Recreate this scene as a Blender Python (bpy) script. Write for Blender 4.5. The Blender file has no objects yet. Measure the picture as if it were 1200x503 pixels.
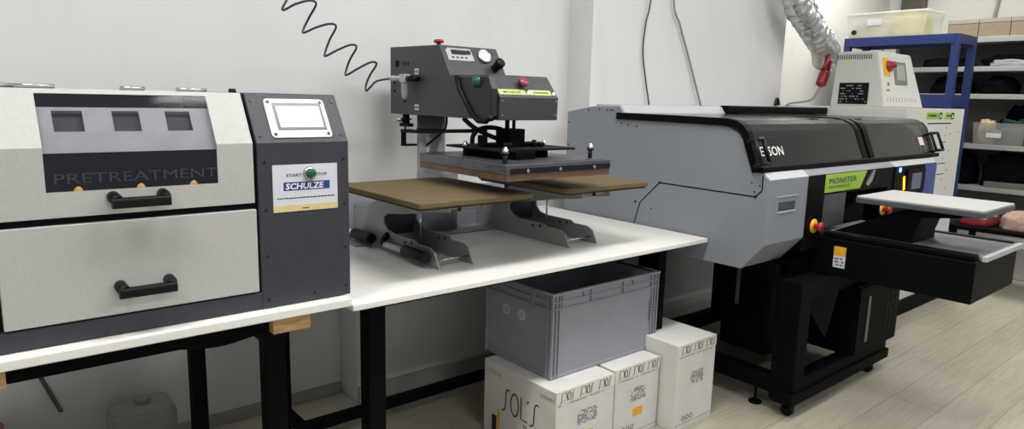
import bpy, bmesh, math, random
from mathutils import Vector, Matrix, noise
random.seed(7)
PI = math.pi
COL = bpy.context.scene.collection
R = math.radians

# ------------------------------------------------------------------ materials
def lin(c):
    return tuple(((v / 255.0) / 12.92 if v / 255.0 <= 0.04045 else ((v / 255.0 + 0.055) / 1.055) ** 2.4) for v in c)

def M(name, rgb, rough=0.5, metal=0.0, var=0.06, scale=30.0, bump=0.0, bscale=200.0, stretch=(1, 1, 1), spec=0.5, alpha=1.0, trans=0.0, emit=None, estr=0.0):
    m = bpy.data.materials.new(name); m.use_nodes = True
    nt = m.node_tree; N = nt.nodes; L = nt.links
    b = N['Principled BSDF']
    b.inputs['Roughness'].default_value = rough
    b.inputs['Metallic'].default_value = metal
    b.inputs['Specular IOR Level'].default_value = spec
    b.inputs['Alpha'].default_value = alpha
    b.inputs['Transmission Weight'].default_value = trans
    c = lin(rgb)
    tc = N.new('ShaderNodeTexCoord'); mp = N.new('ShaderNodeMapping'); mp.inputs['Scale'].default_value = stretch
    L.new(tc.outputs['Object'], mp.inputs['Vector'])
    nz = N.new('ShaderNodeTexNoise'); nz.inputs['Scale'].default_value = scale; nz.inputs['Detail'].default_value = 4
    L.new(mp.outputs['Vector'], nz.inputs['Vector'])
    cr = N.new('ShaderNodeValToRGB')
    cr.color_ramp.elements[0].position = 0.3; cr.color_ramp.elements[1].position = 0.7
    cr.color_ramp.elements[0].color = (*[max(0, v * (1 - var)) for v in c], 1)
    cr.color_ramp.elements[1].color = (*[min(1, v * (1 + var)) for v in c], 1)
    L.new(nz.outputs['Fac'], cr.inputs['Fac']); L.new(cr.outputs['Color'], b.inputs['Base Color'])
    if bump > 0:
        n2 = N.new('ShaderNodeTexNoise'); n2.inputs['Scale'].default_value = bscale; n2.inputs['Detail'].default_value = 3
        L.new(mp.outputs['Vector'], n2.inputs['Vector'])
        bp = N.new('ShaderNodeBump'); bp.inputs['Strength'].default_value = bump; bp.inputs['Distance'].default_value = 0.002
        L.new(n2.outputs['Fac'], bp.inputs['Height']); L.new(bp.outputs['Normal'], b.inputs['Normal'])
    if emit:
        b.inputs['Emission Color'].default_value = (*lin(emit), 1); b.inputs['Emission Strength'].default_value = estr
    return m

def floor_material():
    m = bpy.data.materials.new('vinyl_planks'); m.use_nodes = True
    nt = m.node_tree; N = nt.nodes; L = nt.links; b = N['Principled BSDF']; b.inputs['Roughness'].default_value = 0.42
    tc = N.new('ShaderNodeTexCoord')
    br = N.new('ShaderNodeTexBrick'); br.inputs['Scale'].default_value = 1.0
    br.inputs['Brick Width'].default_value = 1.25; br.inputs['Row Height'].default_value = 0.19
    br.inputs['Mortar Size'].default_value = 0.0022; br.inputs['Mortar Smooth'].default_value = 0.4
    br.inputs['Color1'].default_value = (*lin((176, 171, 156)), 1); br.inputs['Color2'].default_value = (*lin((164, 159, 144)), 1)
    br.inputs['Mortar'].default_value = (*lin((132, 127, 114)), 1)
    L.new(tc.outputs['Object'], br.inputs['Vector'])
    mp = N.new('ShaderNodeMapping'); mp.inputs['Scale'].default_value = (2.0, 26, 1); L.new(tc.outputs['Object'], mp.inputs['Vector'])
    nz = N.new('ShaderNodeTexNoise'); nz.inputs['Scale'].default_value = 2.2; nz.inputs['Detail'].default_value = 7; nz.inputs['Roughness'].default_value = 0.62
    L.new(mp.outputs['Vector'], nz.inputs['Vector'])
    cr = N.new('ShaderNodeValToRGB'); cr.color_ramp.elements[0].color = (0.84, 0.83, 0.81, 1); cr.color_ramp.elements[1].color = (1.05, 1.05, 1.03, 1)
    cr.color_ramp.elements[0].position = 0.33; cr.color_ramp.elements[1].position = 0.66
    L.new(nz.outputs['Fac'], cr.inputs['Fac'])
    mx = N.new('ShaderNodeMixRGB'); mx.blend_type = 'MULTIPLY'; mx.inputs['Fac'].default_value = 1
    L.new(br.outputs['Color'], mx.inputs['Color1']); L.new(cr.outputs['Color'], mx.inputs['Color2'])
    L.new(mx.outputs['Color'], b.inputs['Base Color'])
    return m

def wall_material(name, rgb):
    m = M(name, rgb, rough=0.85, var=0.025, scale=1.7, bump=0.35, bscale=26, spec=0.2)
    nt = m.node_tree; N = nt.nodes; L = nt.links; b = N['Principled BSDF']
    # faint scuffs low on the plaster
    src = b.inputs['Base Color'].links[0].from_socket
    tc = N.new('ShaderNodeTexCoord'); nz = N.new('ShaderNodeTexNoise'); nz.inputs['Scale'].default_value = 5; nz.inputs['Detail'].default_value = 8
    mp = N.new('ShaderNodeMapping'); mp.inputs['Scale'].default_value = (1, 1, .35); L.new(tc.outputs['Object'], mp.inputs['Vector'])
    L.new(mp.outputs['Vector'], nz.inputs['Vector'])
    cr = N.new('ShaderNodeValToRGB'); cr.color_ramp.elements[0].position = 0.56; cr.color_ramp.elements[1].position = 0.78
    cr.color_ramp.elements[0].color = (1, 1, 1, 1); cr.color_ramp.elements[1].color = (0.93, 0.925, 0.91, 1)
    L.new(nz.outputs['Fac'], cr.inputs['Fac'])
    mx = N.new('ShaderNodeMixRGB'); mx.blend_type = 'MULTIPLY'; mx.inputs['Fac'].default_value = 1
    L.new(src, mx.inputs['Color1']); L.new(cr.outputs['Color'], mx.inputs['Color2']); L.new(mx.outputs['Color'], b.inputs['Base Color'])
    return m

WALL = wall_material('white_plaster', (212, 212, 212))
WALLC = wall_material('cream_plaster', (212, 211, 205))
PLINTH = M('grey_skirting_paint', (150, 148, 142), 0.7, var=.12, scale=9)
FLOOR = floor_material()
TABLE = M('white_laminate', (232, 232, 228), 0.38, var=.02, scale=6)
TEDGE = M('table_edge_band', (226, 226, 221), 0.45, var=.03)
STEEL = M('black_powder_coat', (9, 9, 10), 0.6, var=.25, scale=60, spec=.06)
WOOD = M('raw_timber', (196, 158, 112), 0.7, var=.18, scale=24, stretch=(1, 6, 6))
LGREY = M('light_grey_textured_paint', (180, 181, 178), 0.5, var=.03, scale=90, bump=.5, bscale=420)
DGREY = M('dark_slate_textured_paint', (50, 50, 60), 0.5, var=.12, scale=120, bump=.5, bscale=420)
GAP = M('black_gap', (7, 7, 8), 0.7, spec=.2)
HANDLE = M('black_handle_plastic', (8, 8, 9), 0.5, var=.2, spec=.25)
CHROME = M('worn_chrome', (190, 190, 192), 0.25, 1.0, var=.08)
SCREWM = M('dark_screw_metal', (46, 46, 50), 0.4, .7)
BEZEL = M('brushed_silver_bezel', (170, 171, 175), 0.38, .2, var=.03)
SCREEN = M('lit_touchscreen', (225, 230, 240), 0.2, emit=(232, 236, 245), estr=0.55, var=.02)
SCREENB = M('screen_black_border', (12, 12, 14), 0.3)
PAPERW = M('white_label_film', (210, 212, 222), 0.45, var=.02)
BLUELBL = M('blue_label_bar', (42, 62, 138), 0.45, var=.04)
BEIGEL = M('beige_label_strip', (214, 196, 146), 0.5, var=.08, scale=60)
INK = M('label_ink', (40, 42, 52), 0.6)
WHITEINK = M('white_ink', (230, 230, 232), 0.55)
GREENB = M('green_push_button', (22, 84, 62), 0.25, var=.1)
SMOKE = None
def smoked(name, rgb, fac, rough=0.06):
    m = bpy.data.materials.new(name); m.use_nodes = True
    nt = m.node_tree; N = nt.nodes; L = nt.links; N.clear()
    out = N.new('ShaderNodeOutputMaterial'); tr = N.new('ShaderNodeBsdfTransparent'); gl = N.new('ShaderNodeBsdfPrincipled')
    tr.inputs['Color'].default_value = (0.95, 0.955, 0.97, 1)
    gl.inputs['Roughness'].default_value = rough
    tc = N.new('ShaderNodeTexCoord'); nz = N.new('ShaderNodeTexNoise'); nz.inputs['Scale'].default_value = 9; nz.inputs['Detail'].default_value = 5
    L.new(tc.outputs['Object'], nz.inputs['Vector'])
    cr = N.new('ShaderNodeValToRGB'); c = lin(rgb)
    cr.color_ramp.elements[0].color = (*[v * .8 for v in c], 1); cr.color_ramp.elements[1].color = (*[v * 1.3 for v in c], 1)
    L.new(nz.outputs['Fac'], cr.inputs['Fac']); L.new(cr.outputs['Color'], gl.inputs['Base Color'])
    mx = N.new('ShaderNodeMixShader'); mx.inputs['Fac'].default_value = fac
    L.new(tr.outputs[0], mx.inputs[1]); L.new(gl.outputs[0], mx.inputs[2]); L.new(mx.outputs[0], out.inputs['Surface'])
    return m
WINGLASS = smoked('smoked_window_glass', (54, 54, 62), 0.25, .08)
LIDGLASS = smoked('smoked_lid_acrylic', (50, 51, 52), 0.70, .12)
CLEARP = smoked('clear_plastic_film', (205, 205, 208), 0.4, .25)
YELLOWP = smoked('yellowish_clear_tub', (228, 228, 218), 0.5, .4)
CLEARB = smoked('cloudy_clear_tub', (150, 150, 146), 0.55, .35)
CASE = M('charcoal_casing_paint', (55, 55, 60), 0.42, var=.08, scale=90, bump=.3, bscale=420)
STEELP = M('heat_plate_steel', (108, 108, 116), 0.32, .75, var=.22, scale=18, stretch=(1, 1, 4))
COPPER = M('heat_plate_brown_edge', (120, 92, 80), 0.42, .45, var=.2, scale=20)
BOARD = M('olive_foam_pad', (98, 84, 56), 0.75, var=.1, scale=14, bump=.4, bscale=320)
BASEG = M('grey_painted_base_plate', (150, 152, 150), 0.42, var=.05, scale=60)
COLUMN = M('galvanised_column', (150, 152, 156), 0.4, .15, var=.15, scale=20, stretch=(1, 1, .2))
RED = M('red_button_plastic', (146, 32, 38), 0.3, var=.1)
MAUVE = M('faded_red_button', (128, 40, 60), 0.3, var=.1)
YEL = M('yellow_ring_plastic', (222, 172, 42), 0.45, var=.1)
LIME = M('lime_green_sticker', (150, 186, 66), 0.5, var=.05, scale=14)
LIMEP = M('pale_lime_sticker', (184, 198, 120), 0.5, var=.06, scale=30)
GAUGE = M('gauge_dial_white', (226, 226, 226), 0.35)
HOSE = M('navy_polyurethane_hose', (30, 34, 58), 0.3, var=.1)
CLEARG = smoked('clear_filter_bowl', (190, 192, 200), 0.5, .1)
CRATE = M('grey_crate_plastic', (142, 145, 155), 0.5, var=.05, scale=12)
CRATEIN = M('dark_crate_inner_plastic', (36, 38, 44), 0.6, var=.05)
CARTON = M('white_printed_carton', (208, 207, 204), 0.75, var=.05, scale=12, bump=.2, bscale=60)
TAPE = M('pale_packing_tape', (218, 216, 206), 0.35, var=.05, scale=30)
CARTINK = M('black_carton_ink', (34, 33, 33), 0.7)
PGREY = M('blue_grey_printer_paint', (130, 135, 143), 0.5, var=.03, scale=60, bump=.3, bscale=380)
PLIGHT = M('pale_grey_trim_plastic', (178, 180, 184), 0.45, var=.04)
PBLACK = M('black_printer_plastic', (8, 8, 9), 0.5, var=.15, spec=.08)
PSLATE = M('slate_inner_panel', (70, 74, 80), 0.45, var=.1, scale=12)
PTOPG = M('speckled_grey_cover', (112, 116, 120), 0.5, var=.2, scale=130)
PLATENW = M('white_platen_pad', (172, 171, 170), 0.7, var=.05, scale=80, bump=.3)
BLUEP = M('deep_blue_panel', (34, 62, 138), 0.35, var=.1)
DISP = M('dim_blue_display', (58, 66, 92), 0.2, emit=(80, 92, 130), estr=.18)
LEDO = M('orange_led', (250, 150, 40), 0.3, emit=(255, 150, 40), estr=4)
LEDB = M('blue_led', (90, 140, 255), 0.3, emit=(90, 150, 255), estr=4)
WARM = M('warm_inner_lamp', (240, 190, 110), 0.4, emit=(255, 190, 110), estr=.7)
CABW = M('white_cabinet_paint', (206, 206, 200), 0.5, var=.03, scale=50, bump=.2)
CABG = M('shaded_white_paint', (190, 192, 188), 0.5, var=.03, scale=50)  # the cabinet white, greyed to give the control box a shaded side
FOIL = M('crumpled_aluminium_foil', (205, 206, 206), 0.3, 1.0, var=.12, scale=18, bump=1.0, bscale=34)
REDPL = M('crimson_industrial_plastic', (140, 28, 38), 0.38, var=.1)
CABLEG = M('grey_cable', (140, 138, 134), 0.5)
CABLED = M('dark_grey_cable', (62, 60, 60), 0.5)
RBLUE = M('royal_blue_rack_paint', (38, 54, 112), 0.42, var=.06)
RBLUED = M('navy_tub_base_plastic', (36, 52, 108), 0.45, var=.06)
SHELFG = M('pale_grey_shelf_steel', (158, 160, 156), 0.45, .1, var=.06)
CARD = M('brown_cardboard', (138, 124, 104), 0.8, var=.08, scale=20)
CARDTOP = M('grey_card_lid', (150, 144, 134), 0.8, var=.05)
CLOTH = M('black_cotton', (13, 12, 13), 1.0, spec=.05, var=.3, scale=20, bump=.6, bscale=60)
CLOTHR = M('dark_red_cloth', (128, 34, 44), 0.85, var=.25, scale=30, bump=.6, bscale=60)
CLOTHP = M('pale_pink_cloth', (170, 140, 130), 0.85, var=.25, scale=30, bump=.6, bscale=60)
BEIGEC = M('beige_cloth', (196, 172, 140), 0.85, var=.15, scale=30)
GREENC = M('dark_green_cord', (28, 66, 58), 0.6, var=.15)
PLASTW = M('wrinkled_white_plastic', (196, 197, 200), 0.3, var=.1, scale=30, bump=.8, bscale=40)
DARKBR = M('dark_grey_brown_metal', (92, 86, 78), 0.4, .4, var=.2, scale=10, stretch=(12, 12, .3))
CEIL = M('white_ceiling_paint', (228, 228, 226), 0.85, var=.02)
LAMPM = M('ceiling_lamp_diffuser', (250, 250, 250), 0.5, emit=(255, 252, 246), estr=9.0)

# ------------------------------------------------------------------ mesh helpers
class MB:
    def __init__(self): self.v = []; self.f = []; self.s = []
    def add(self, vs, fs, smooth=False):
        o = len(self.v); self.v += [tuple(p) for p in vs]
        for f in fs: self.f.append(tuple(i + o for i in f)); self.s.append(smooth)
        return self
    def box(self, x0, x1, y0, y1, z0, z1):
        x0, x1 = sorted((x0, x1)); y0, y1 = sorted((y0, y1)); z0, z1 = sorted((z0, z1))
        vs = [(x, y, z) for z in (z0, z1) for y in (y0, y1) for x in (x0, x1)]
        return self.add(vs, [(0, 2, 3, 1), (4, 5, 7, 6), (0, 1, 5, 4), (2, 6, 7, 3), (0, 4, 6, 2), (1, 3, 7, 5)])
    def prism(self, pts, axis, a0, a1, smooth=False):
        # pts: 2D outline; axis 'x': (y,z), 'y': (x,z), 'z': (x,y)
        def P(p, a):
            return {'x': (a, p[0], p[1]), 'y': (p[0], a, p[1]), 'z': (p[0], p[1], a)}[axis]
        n = len(pts); vs = [P(p, a0) for p in pts] + [P(p, a1) for p in pts]
        fs = [tuple(range(n)), tuple(range(2 * n - 1, n - 1, -1))]
        self.add(vs, fs)
        self.add(vs, [(i, i + n, (i + 1) % n + n, (i + 1) % n) for i in range(n)], smooth)
        return self
    def shell(self, outer, inner, axis, a0, a1):
        # open band between two polylines, extruded
        pts = list(outer) + list(reversed(inner))
        def P(p, a): return {'x': (a, p[0], p[1]), 'y': (p[0], a, p[1]), 'z': (p[0], p[1], a)}[axis]
        n = len(outer)
        for a in (a0, a1):
            vs = [P(p, a) for p in outer] + [P(p, a) for p in inner]
            self.add(vs, [(i, i + 1, i + 1 + n, i + n) for i in range(n - 1)])
        m = len(pts); vs = [P(p, a0) for p in pts] + [P(p, a1) for p in pts]
        self.add(vs, [(i, (i + 1) % m, (i + 1) % m + m, i + m) for i in range(m)])
        return self
    def cyl(self, p0, p1, r0, r1=None, n=20, caps=True):
        r1 = r0 if r1 is None else r1
        p0 = Vector(p0); p1 = Vector(p1); d = (p1 - p0).normalized()
        u = d.orthogonal().normalized(); w = d.cross(u)
        vs = []
        for p, r in ((p0, r0), (p1, r1)):
            for i in range(n):
                a = 2 * PI * i / n; vs.append(p + (u * math.cos(a) + w * math.sin(a)) * r)
        self.add(vs, [(i, (i + 1) % n, (i + 1) % n + n, i + n) for i in range(n)], True)
        if caps: self.add(vs, [tuple(range(n - 1, -1, -1)), tuple(range(n, 2 * n))])
        return self
    def lathe(self, origin, axis, prof, n=24):
        o = Vector(origin); d = Vector(axis).normalized(); u = d.orthogonal().normalized(); w = d.cross(u)
        vs = []; k = len(prof)
        for i in range(n):
            a = 2 * PI * i / n; e = u * math.cos(a) + w * math.sin(a)
            for (r, h) in prof: vs.append(o + e * r + d * h)
        fs = []
        for i in range(n):
            j = (i + 1) % n
            for q in range(k - 1): fs.append((i * k + q, j * k + q, j * k + q + 1, i * k + q + 1))
        self.add(vs, fs, True); return self
    def tube(self, pts, r, n=8, sub=1, caps=True):
        P = [Vector(p) for p in pts]
        if sub > 1 and len(P) > 2:
            Q = []
            for i in range(len(P) - 1):
                a = P[max(i - 1, 0)]; b = P[i]; c = P[i + 1]; d = P[min(i + 2, len(P) - 1)]
                for s in range(sub):
                    t = s / sub
                    Q.append(0.5 * ((2 * b) + (c - a) * t + (2 * a - 5 * b + 4 * c - d) * t * t + (3 * b - a - 3 * c + d) * t ** 3))
            Q.append(P[-1]); P = Q
        rr = r if isinstance(r, (list, tuple)) else None
        up = None; vs = []
        for i, p in enumerate(P):
            t = (P[min(i + 1, len(P) - 1)] - P[max(i - 1, 0)]).normalized()
            if up is None: up = t.orthogonal().normalized()
            up = (up - t * up.dot(t)).normalized(); w = t.cross(up)
            rad = rr[int(i * (len(rr) - 1) / max(1, len(P) - 1))] if rr else r
            for k in range(n):
                a = 2 * PI * k / n; vs.append(p + (up * math.cos(a) + w * math.sin(a)) * rad)
        fs = []
        for i in range(len(P) - 1):
            for k in range(n):
                fs.append((i * n + k, i * n + (k + 1) % n, (i + 1) * n + (k + 1) % n, (i + 1) * n + k))
        self.add(vs, fs, True)
        if caps: self.add(vs, [tuple(range(n - 1, -1, -1)), tuple(range(len(vs) - n, len(vs)))])
        return self
    def panel(self, o, u, v, w, h, t=0.001, off=0.0, x0=0.0, y0=0.0, pts=None):
        # thin raised plate in the plane o + u*x + v*y; t = thickness along normal
        o = Vector(o); u = Vector(u).normalized(); v = Vector(v).normalized(); nn = u.cross(v)
        pts = pts or [(x0, y0), (x0 + w, y0), (x0 + w, y0 + h), (x0, y0 + h)]
        n = len(pts)
        vs = [o + u * p[0] + v * p[1] + nn * off for p in pts] + [o + u * p[0] + v * p[1] + nn * (off + t) for p in pts]
        self.add(vs, [tuple(range(n - 1, -1, -1)), tuple(range(n, 2 * n))] + [(i, (i + 1) % n, (i + 1) % n + n, i + n) for i in range(n)])
        return self
    def rot(self, c, ang, axis='z'):
        m = Matrix.Translation(Vector(c)) @ Matrix.Rotation(ang, 4, axis.upper()) @ Matrix.Translation(-Vector(c))
        self.v = [tuple(m @ Vector(p)) for p in self.v]; return self

def rrect(x0, y0, x1, y1, r, k=4):
    pts = []
    for cx, cy, a0 in ((x1 - r, y0 + r, -90), (x1 - r, y1 - r, 0), (x0 + r, y1 - r, 90), (x0 + r, y0 + r, 180)):
        for i in range(k + 1):
            a = R(a0 + 90 * i / k); pts.append((cx + r * math.cos(a), cy + r * math.sin(a)))
    return pts

def props(o, label=None, cat=None, group=None, kind=None):
    if label: o['label'] = label
    if cat: o['category'] = cat
    if group: o['group'] = group
    if kind: o['kind'] = kind
    return o

def root_of(o):
    p = Vector((0, 0, 0))
    while o is not None: p += o.location; o = o.parent
    return p

def build(name, mb, mat, parent=None, bevel=0.0, label=None, seg=2, origin=None, kind=None):
    me = bpy.data.meshes.new(name)
    base = root_of(parent)
    if parent is None:
        xs = [p[0] for p in mb.v]; ys = [p[1] for p in mb.v]; zs = [p[2] for p in mb.v]
        base = Vector(((min(xs) + max(xs)) / 2, (min(ys) + max(ys)) / 2, min(zs))) if origin is None else Vector(origin)
    me.from_pydata([tuple(Vector(p) - base) for p in mb.v], [], mb.f)
    me.polygons.foreach_set('use_smooth', mb.s)
    me.update()
    bm = bmesh.new(); bm.from_mesh(me); bmesh.ops.remove_doubles(bm, verts=bm.verts, dist=1e-6)
    bmesh.ops.recalc_face_normals(bm, faces=bm.faces); bm.to_mesh(me); bm.free()
    o = bpy.data.objects.new(name, me); COL.objects.link(o)
    if parent is None: o.location = base
    else: o.parent = parent
    me.materials.append(mat)
    if bevel > 0:
        md = o.modifiers.new('bevel', 'BEVEL'); md.width = bevel; md.segments = seg; md.limit_method = 'ANGLE'; md.angle_limit = R(35)
        md.harden_normals = False
    if label: o['label'] = label
    if kind: o['kind'] = kind
    return o

def thing(name, loc, label, cat, group=None):
    o = bpy.data.objects.new(name, None); COL.objects.link(o); o.location = loc; o.empty_display_size = .05
    return props(o, label, cat, group)

def struct(name, mb, mat, parent=None, bevel=0):
    o = build(name, mb, mat, parent, bevel); 
    if parent is None: o['kind'] = 'structure'
    return o

_tc = {}
def text_mb(s, o, u, v, size, t=0.0006, off=0.0006, bold=0.0, xs=1.0, shear=0.0):
    key = (s, bold)
    if key not in _tc:
        cu = bpy.data.curves.new('tmp', 'FONT'); cu.body = s; cu.size = 1.0; cu.offset = bold; cu.resolution_u = 2; cu.fill_mode = 'FRONT'
        ob = bpy.data.objects.new('tmp', cu); COL.objects.link(ob)
        dg = bpy.context.evaluated_depsgraph_get(); me = bpy.data.meshes.new_from_object(ob.evaluated_get(dg))
        _tc[key] = ([tuple(p.co) for p in me.vertices], [tuple(p.vertices) for p in me.polygons])
        bpy.data.objects.remove(ob); bpy.data.curves.remove(cu); bpy.data.meshes.remove(me)
    V, F = _tc[key]; o = Vector(o); u = Vector(u).normalized(); v = Vector(v).normalized(); n = u.cross(v)
    mb = MB()
    mb.add([o + u * (p[0] + p[1] * shear) * size * xs + v * p[1] * size + n * (off + t) for p in V], F)
    return mb
def strokes_mb(polys, o, u, v, size, width, off=0.0008):
    o = Vector(o); u = Vector(u).normalized(); v = Vector(v).normalized(); n = u.cross(v); mb = MB()
    for pl in polys:
        P = [Vector((a * size, b * size)) for a, b in pl]; vs = []
        for i, p in enumerate(P):
            t = (P[min(i + 1, len(P) - 1)] - P[max(i - 1, 0)]).normalized(); q = Vector((-t.y, t.x)) * width / 2
            for s in (1, -1):
                w = p + q * s; vs.append(o + u * w.x + v * w.y + n * off)
        mb.add(vs, [(2 * i, 2 * i + 1, 2 * i + 3, 2 * i + 2) for i in range(len(P) - 1)])
    return mb
def dashes(mb, o, u, v, w, h, rows, seed=1, fill=.7, off=.0006, bar=.5):
    # rows of small unreadable print
    rd = random.Random(seed)
    for r in range(rows):
        y = h - (r + .75) * h / rows; x = 0
        while x < w * .98:
            l = rd.uniform(.02, .07) * w
            if rd.random() < fill: mb.panel(o, u, v, min(l, w - x), h / rows * bar, .0002, off, x, y)
            x += l + .012 * w
    return mb
X_ = (1, 0, 0); Z_ = (0, 0, 1); NY = (0, -1, 0)

# ------------------------------------------------------------------ room
struct('floor', MB().box(-3, 8.2, -3.5, 4.6, -0.06, 0.0), FLOOR)
struct('ceiling', MB().box(-3, 8.2, -3.5, 4.6, 3.1, 3.2), CEIL)
struct('wall_back', MB().box(-3, 2.59, 2.66, 2.80, 0, 3.1), WALL)
struct('trim_1', MB().box(1.262, 2.59, 2.505, 2.66, 0, 0.70), WALL, bevel=.004)
struct('wall_middle', MB().box(2.59, 4.475, 2.49, 3.40, 0, 3.1), WALL, bevel=.004)
struct('wall_recess', MB().box(4.475, 8.2, 3.28, 3.40, 0, 3.1), WALLC)
struct('wall_right', MB().box(8.0, 8.2, -3.5, 3.28, 0, 3.1), WALLC)
struct('wall_left', MB().box(-3.1, -3.0, -3.5, 2.66, 0, 3.1), WALL)
struct('baseboard_back', MB().box(-3, 1.255, 2.645, 2.662, 0, 0.045), PLINTH, bevel=.003)
struct('baseboard_middle', MB().box(1.262, 4.49, 2.488, 2.506, 0, 0.07), PLINTH, bevel=.003)
struct('trim_2', MB().prism([(2.50, .0), (2.43, .0), (2.43, .05), (2.455, .085), (2.50, .10)], 'x', 2.9, 4.47), M('white_pipe_boxing', (206, 205, 198), .6), bevel=.003)

# ------------------------------------------------------------------ tables
def table(name, x0, x1, y0, y1, ztop, th, legs, label, rails):
    t = thing(name, ((x0 + x1) / 2, (y0 + y1) / 2, 0), label, 'table')
    build('tabletop', MB().box(x0, x1, y0, y1, ztop - th, ztop), TABLE, t, .0025)
    for (lx0, lx1, ly0, ly1, zt) in legs:
        lg = build('leg', MB().box(lx0, lx1, ly0, ly1, 0.006, zt), STEEL, t, .003)
        build('rubber_foot', MB().box(lx0 - .002, lx1 + .002, ly0 - .002, ly1 + .002, 0, .012), GAP, lg, .001)
    for r in rails: build(r[0], MB().box(*r[1:]), STEEL, t, .002)
    return t
# right work table (top at 0.75)
t2 = table('work_table', .792, 2.392, 1.592, 2.60, .75, .018,
      [(.868, .922, 1.65, 1.705, .732), (.868, .922, 2.37, 2.42, .732), (2.205, 2.255, 1.69, 1.745, .732), (2.205, 2.255, 2.37, 2.42, .732)],
      'white topped work table on black steel legs under the heat press', 
      [('frame_rail', .922, 2.205, 1.70, 1.735, .690, .732), ('frame_rail', .922, 2.205, 2.378, 2.412, .690, .732),
       ('frame_rail', .875, .91, 1.705, 2.37, .690, .732), ('frame_rail', 2.21, 2.245, 1.745, 2.37, .690, .732),
       ('stretcher', .878, .912, 1.705, 2.37, .10, .135), ('stretcher', 2.212, 2.246, 1.745, 2.37, .10, .135), ('stretcher', .912, 2.212, 2.19, 2.225, .098, .135)])
# left table, raised on wooden blocks
t1 = table('work_table', -1.2, .786, 1.585, 2.35, .7725, .022,
      [(.578, .632, 1.65, 1.70, .700), (.548, .594, 2.25, 2.295, .700), (-.85, -.80, 1.65, 1.70, .700), (-.85, -.80, 2.25, 2.295, .700)],
      'white topped table on black legs raised on wooden blocks, under the grey pretreatment machine',
      [('frame_rail', .053, .590, 1.652, 1.692, .700, .7504), ('frame_rail', -.85, -.061, 1.652, 1.692, .700, .7504), ('frame_rail', -.80, .548, 2.25, 2.29, .655, .700),
       ('frame_rail', .58, .62, 1.70, 2.25, .665, .700), ('stretcher', -.80, .548, 2.255, 2.29, .08, .115)])
build('cable_loom', MB().tube([(.38, 1.672, .705), (.42, 1.672, .697), (.46, 1.672, .692), (.50, 1.672, .693), (.57, 1.672, .703)], .010, 8, 4), STEEL, t1)
props(build('wooden_block', MB().box(.592, .690, 1.628, 1.72, .700, .7505), WOOD, bevel=.002),
      'pale timber block on the black leg below the dark control cabinet', 'wooden block')
props(build('wooden_block', MB().box(-.06, .052, 1.628, 1.72, .700, .7505), WOOD, bevel=.002),
      'pale timber block under the left table top at the far left end of the picture', 'wooden block')

# ------------------------------------------------------------------ pretreatment machine
MZ = .7735
pm = thing('pretreatment_machine', (.38, 1.95, MZ), 'light grey garment pretreatment machine with smoked window and dark control cabinet, on the left table', 'machine')
yb = 2.25
build('base_frame', MB().box(-.06, .80, 1.622, yb, MZ, .816), DGREY, pm, .003)
build('body', MB().box(-.045, -.02, 1.632, yb, .816, 1.29).box(-.045, .562, yb - .02, yb, .816, 1.29).box(-.045, .562, 1.64, yb, 1.028, 1.036).box(-.02, .0, 1.63, yb, .816, 1.03), DGREY, pm, label='dark inner shell')
# cover: bent sheet with a window opening (fold at z 1.18)
fy = 1.62
def cov_pt(x, s):   # s = distance up the sheet from bottom z 1.040
    if s <= .141: return (x, fy, 1.040 + s)
    k = (s - .141); L_ = math.hypot(.074, .116); return (x, fy + k * .074 / L_, 1.181 + k * .116 / L_)
L_ = math.hypot(.074, .116)
def sheet(mb, x0, x1, s0, s1, off=0.0, th=.004):
    ss = [s0] + ([.141] if s0 < .141 < s1 else []) + [s1]
    vs = []
    for d in (0, th):
        for x in (x0, x1):
            for s in ss:
                p = cov_pt(x, s); vs.append((p[0], p[1] + off + d, p[2] - (d + off) * .35))
    n = len(ss); fs = []
    def I(d, xi, k): return d * 2 * n + xi * n + k
    for k in range(n - 1):
        fs += [(I(0, 0, k), I(0, 1, k), I(0, 1, k + 1), I(0, 0, k + 1)), (I(1, 0, k), I(1, 0, k + 1), I(1, 1, k + 1), I(1, 1, k))]
        for xi in (0, 1): fs.append((I(0, xi, k), I(0, xi, k + 1), I(1, xi, k + 1), I(1, xi, k)))
    for k in (0, n - 1): fs.append((I(0, 0, k), I(0, 1, k), I(1, 1, k), I(1, 0, k)))
    mb.add(vs, fs)
S = .141
cv = MB()
wx0, wx1, ws0, ws1 = .146, .475, .052, .141 + .1265
sheet(cv, -.045, wx0, 0, S + L_); sheet(cv, wx1, .556, 0, S + L_); sheet(cv, wx0, wx1, 0, ws0); sheet(cv, wx0, wx1, ws1, S + L_)
cv.box(-.045, .556, 1.694, yb, 1.292, 1.297)
cover = build('cover', cv, LGREY, pm)
wg = MB(); sheet(wg, wx0, wx1, ws0, ws1, .0012, .002)
win = build('window', wg, WINGLASS, cover, label='smoked transparent window pane')
# faint lettering on the window
build('lettering', text_mb('PRETREATMENT', (.158, 1.6195, 1.108), X_, Z_, .030, bold=0, xs=1.45), M('faint_blue_grey_ink', (50, 51, 66), .5), win)
def bow_handle(x0, x1, z, par):
    y = fy
    h = MB()
    h.tube([(x0 + .010, y + .002, z + .008), (x0 + .010, y - .020, z + .006), (x0 + .014, y - .030, z + .001)], .0125, 12)
    h.tube([(x1 - .010, y + .002, z + .008), (x1 - .010, y - .020, z + .006), (x1 - .014, y - .030, z + .001)], .0125, 12)
    h.prism(rrect(y - .043, z - .013, y - .022, z + .009, .006), 'x', x0 + .002, x1 - .002)
    build('handle', h, HANDLE, par, .001)
bow_handle(.252, .367, 1.068, cover)
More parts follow.
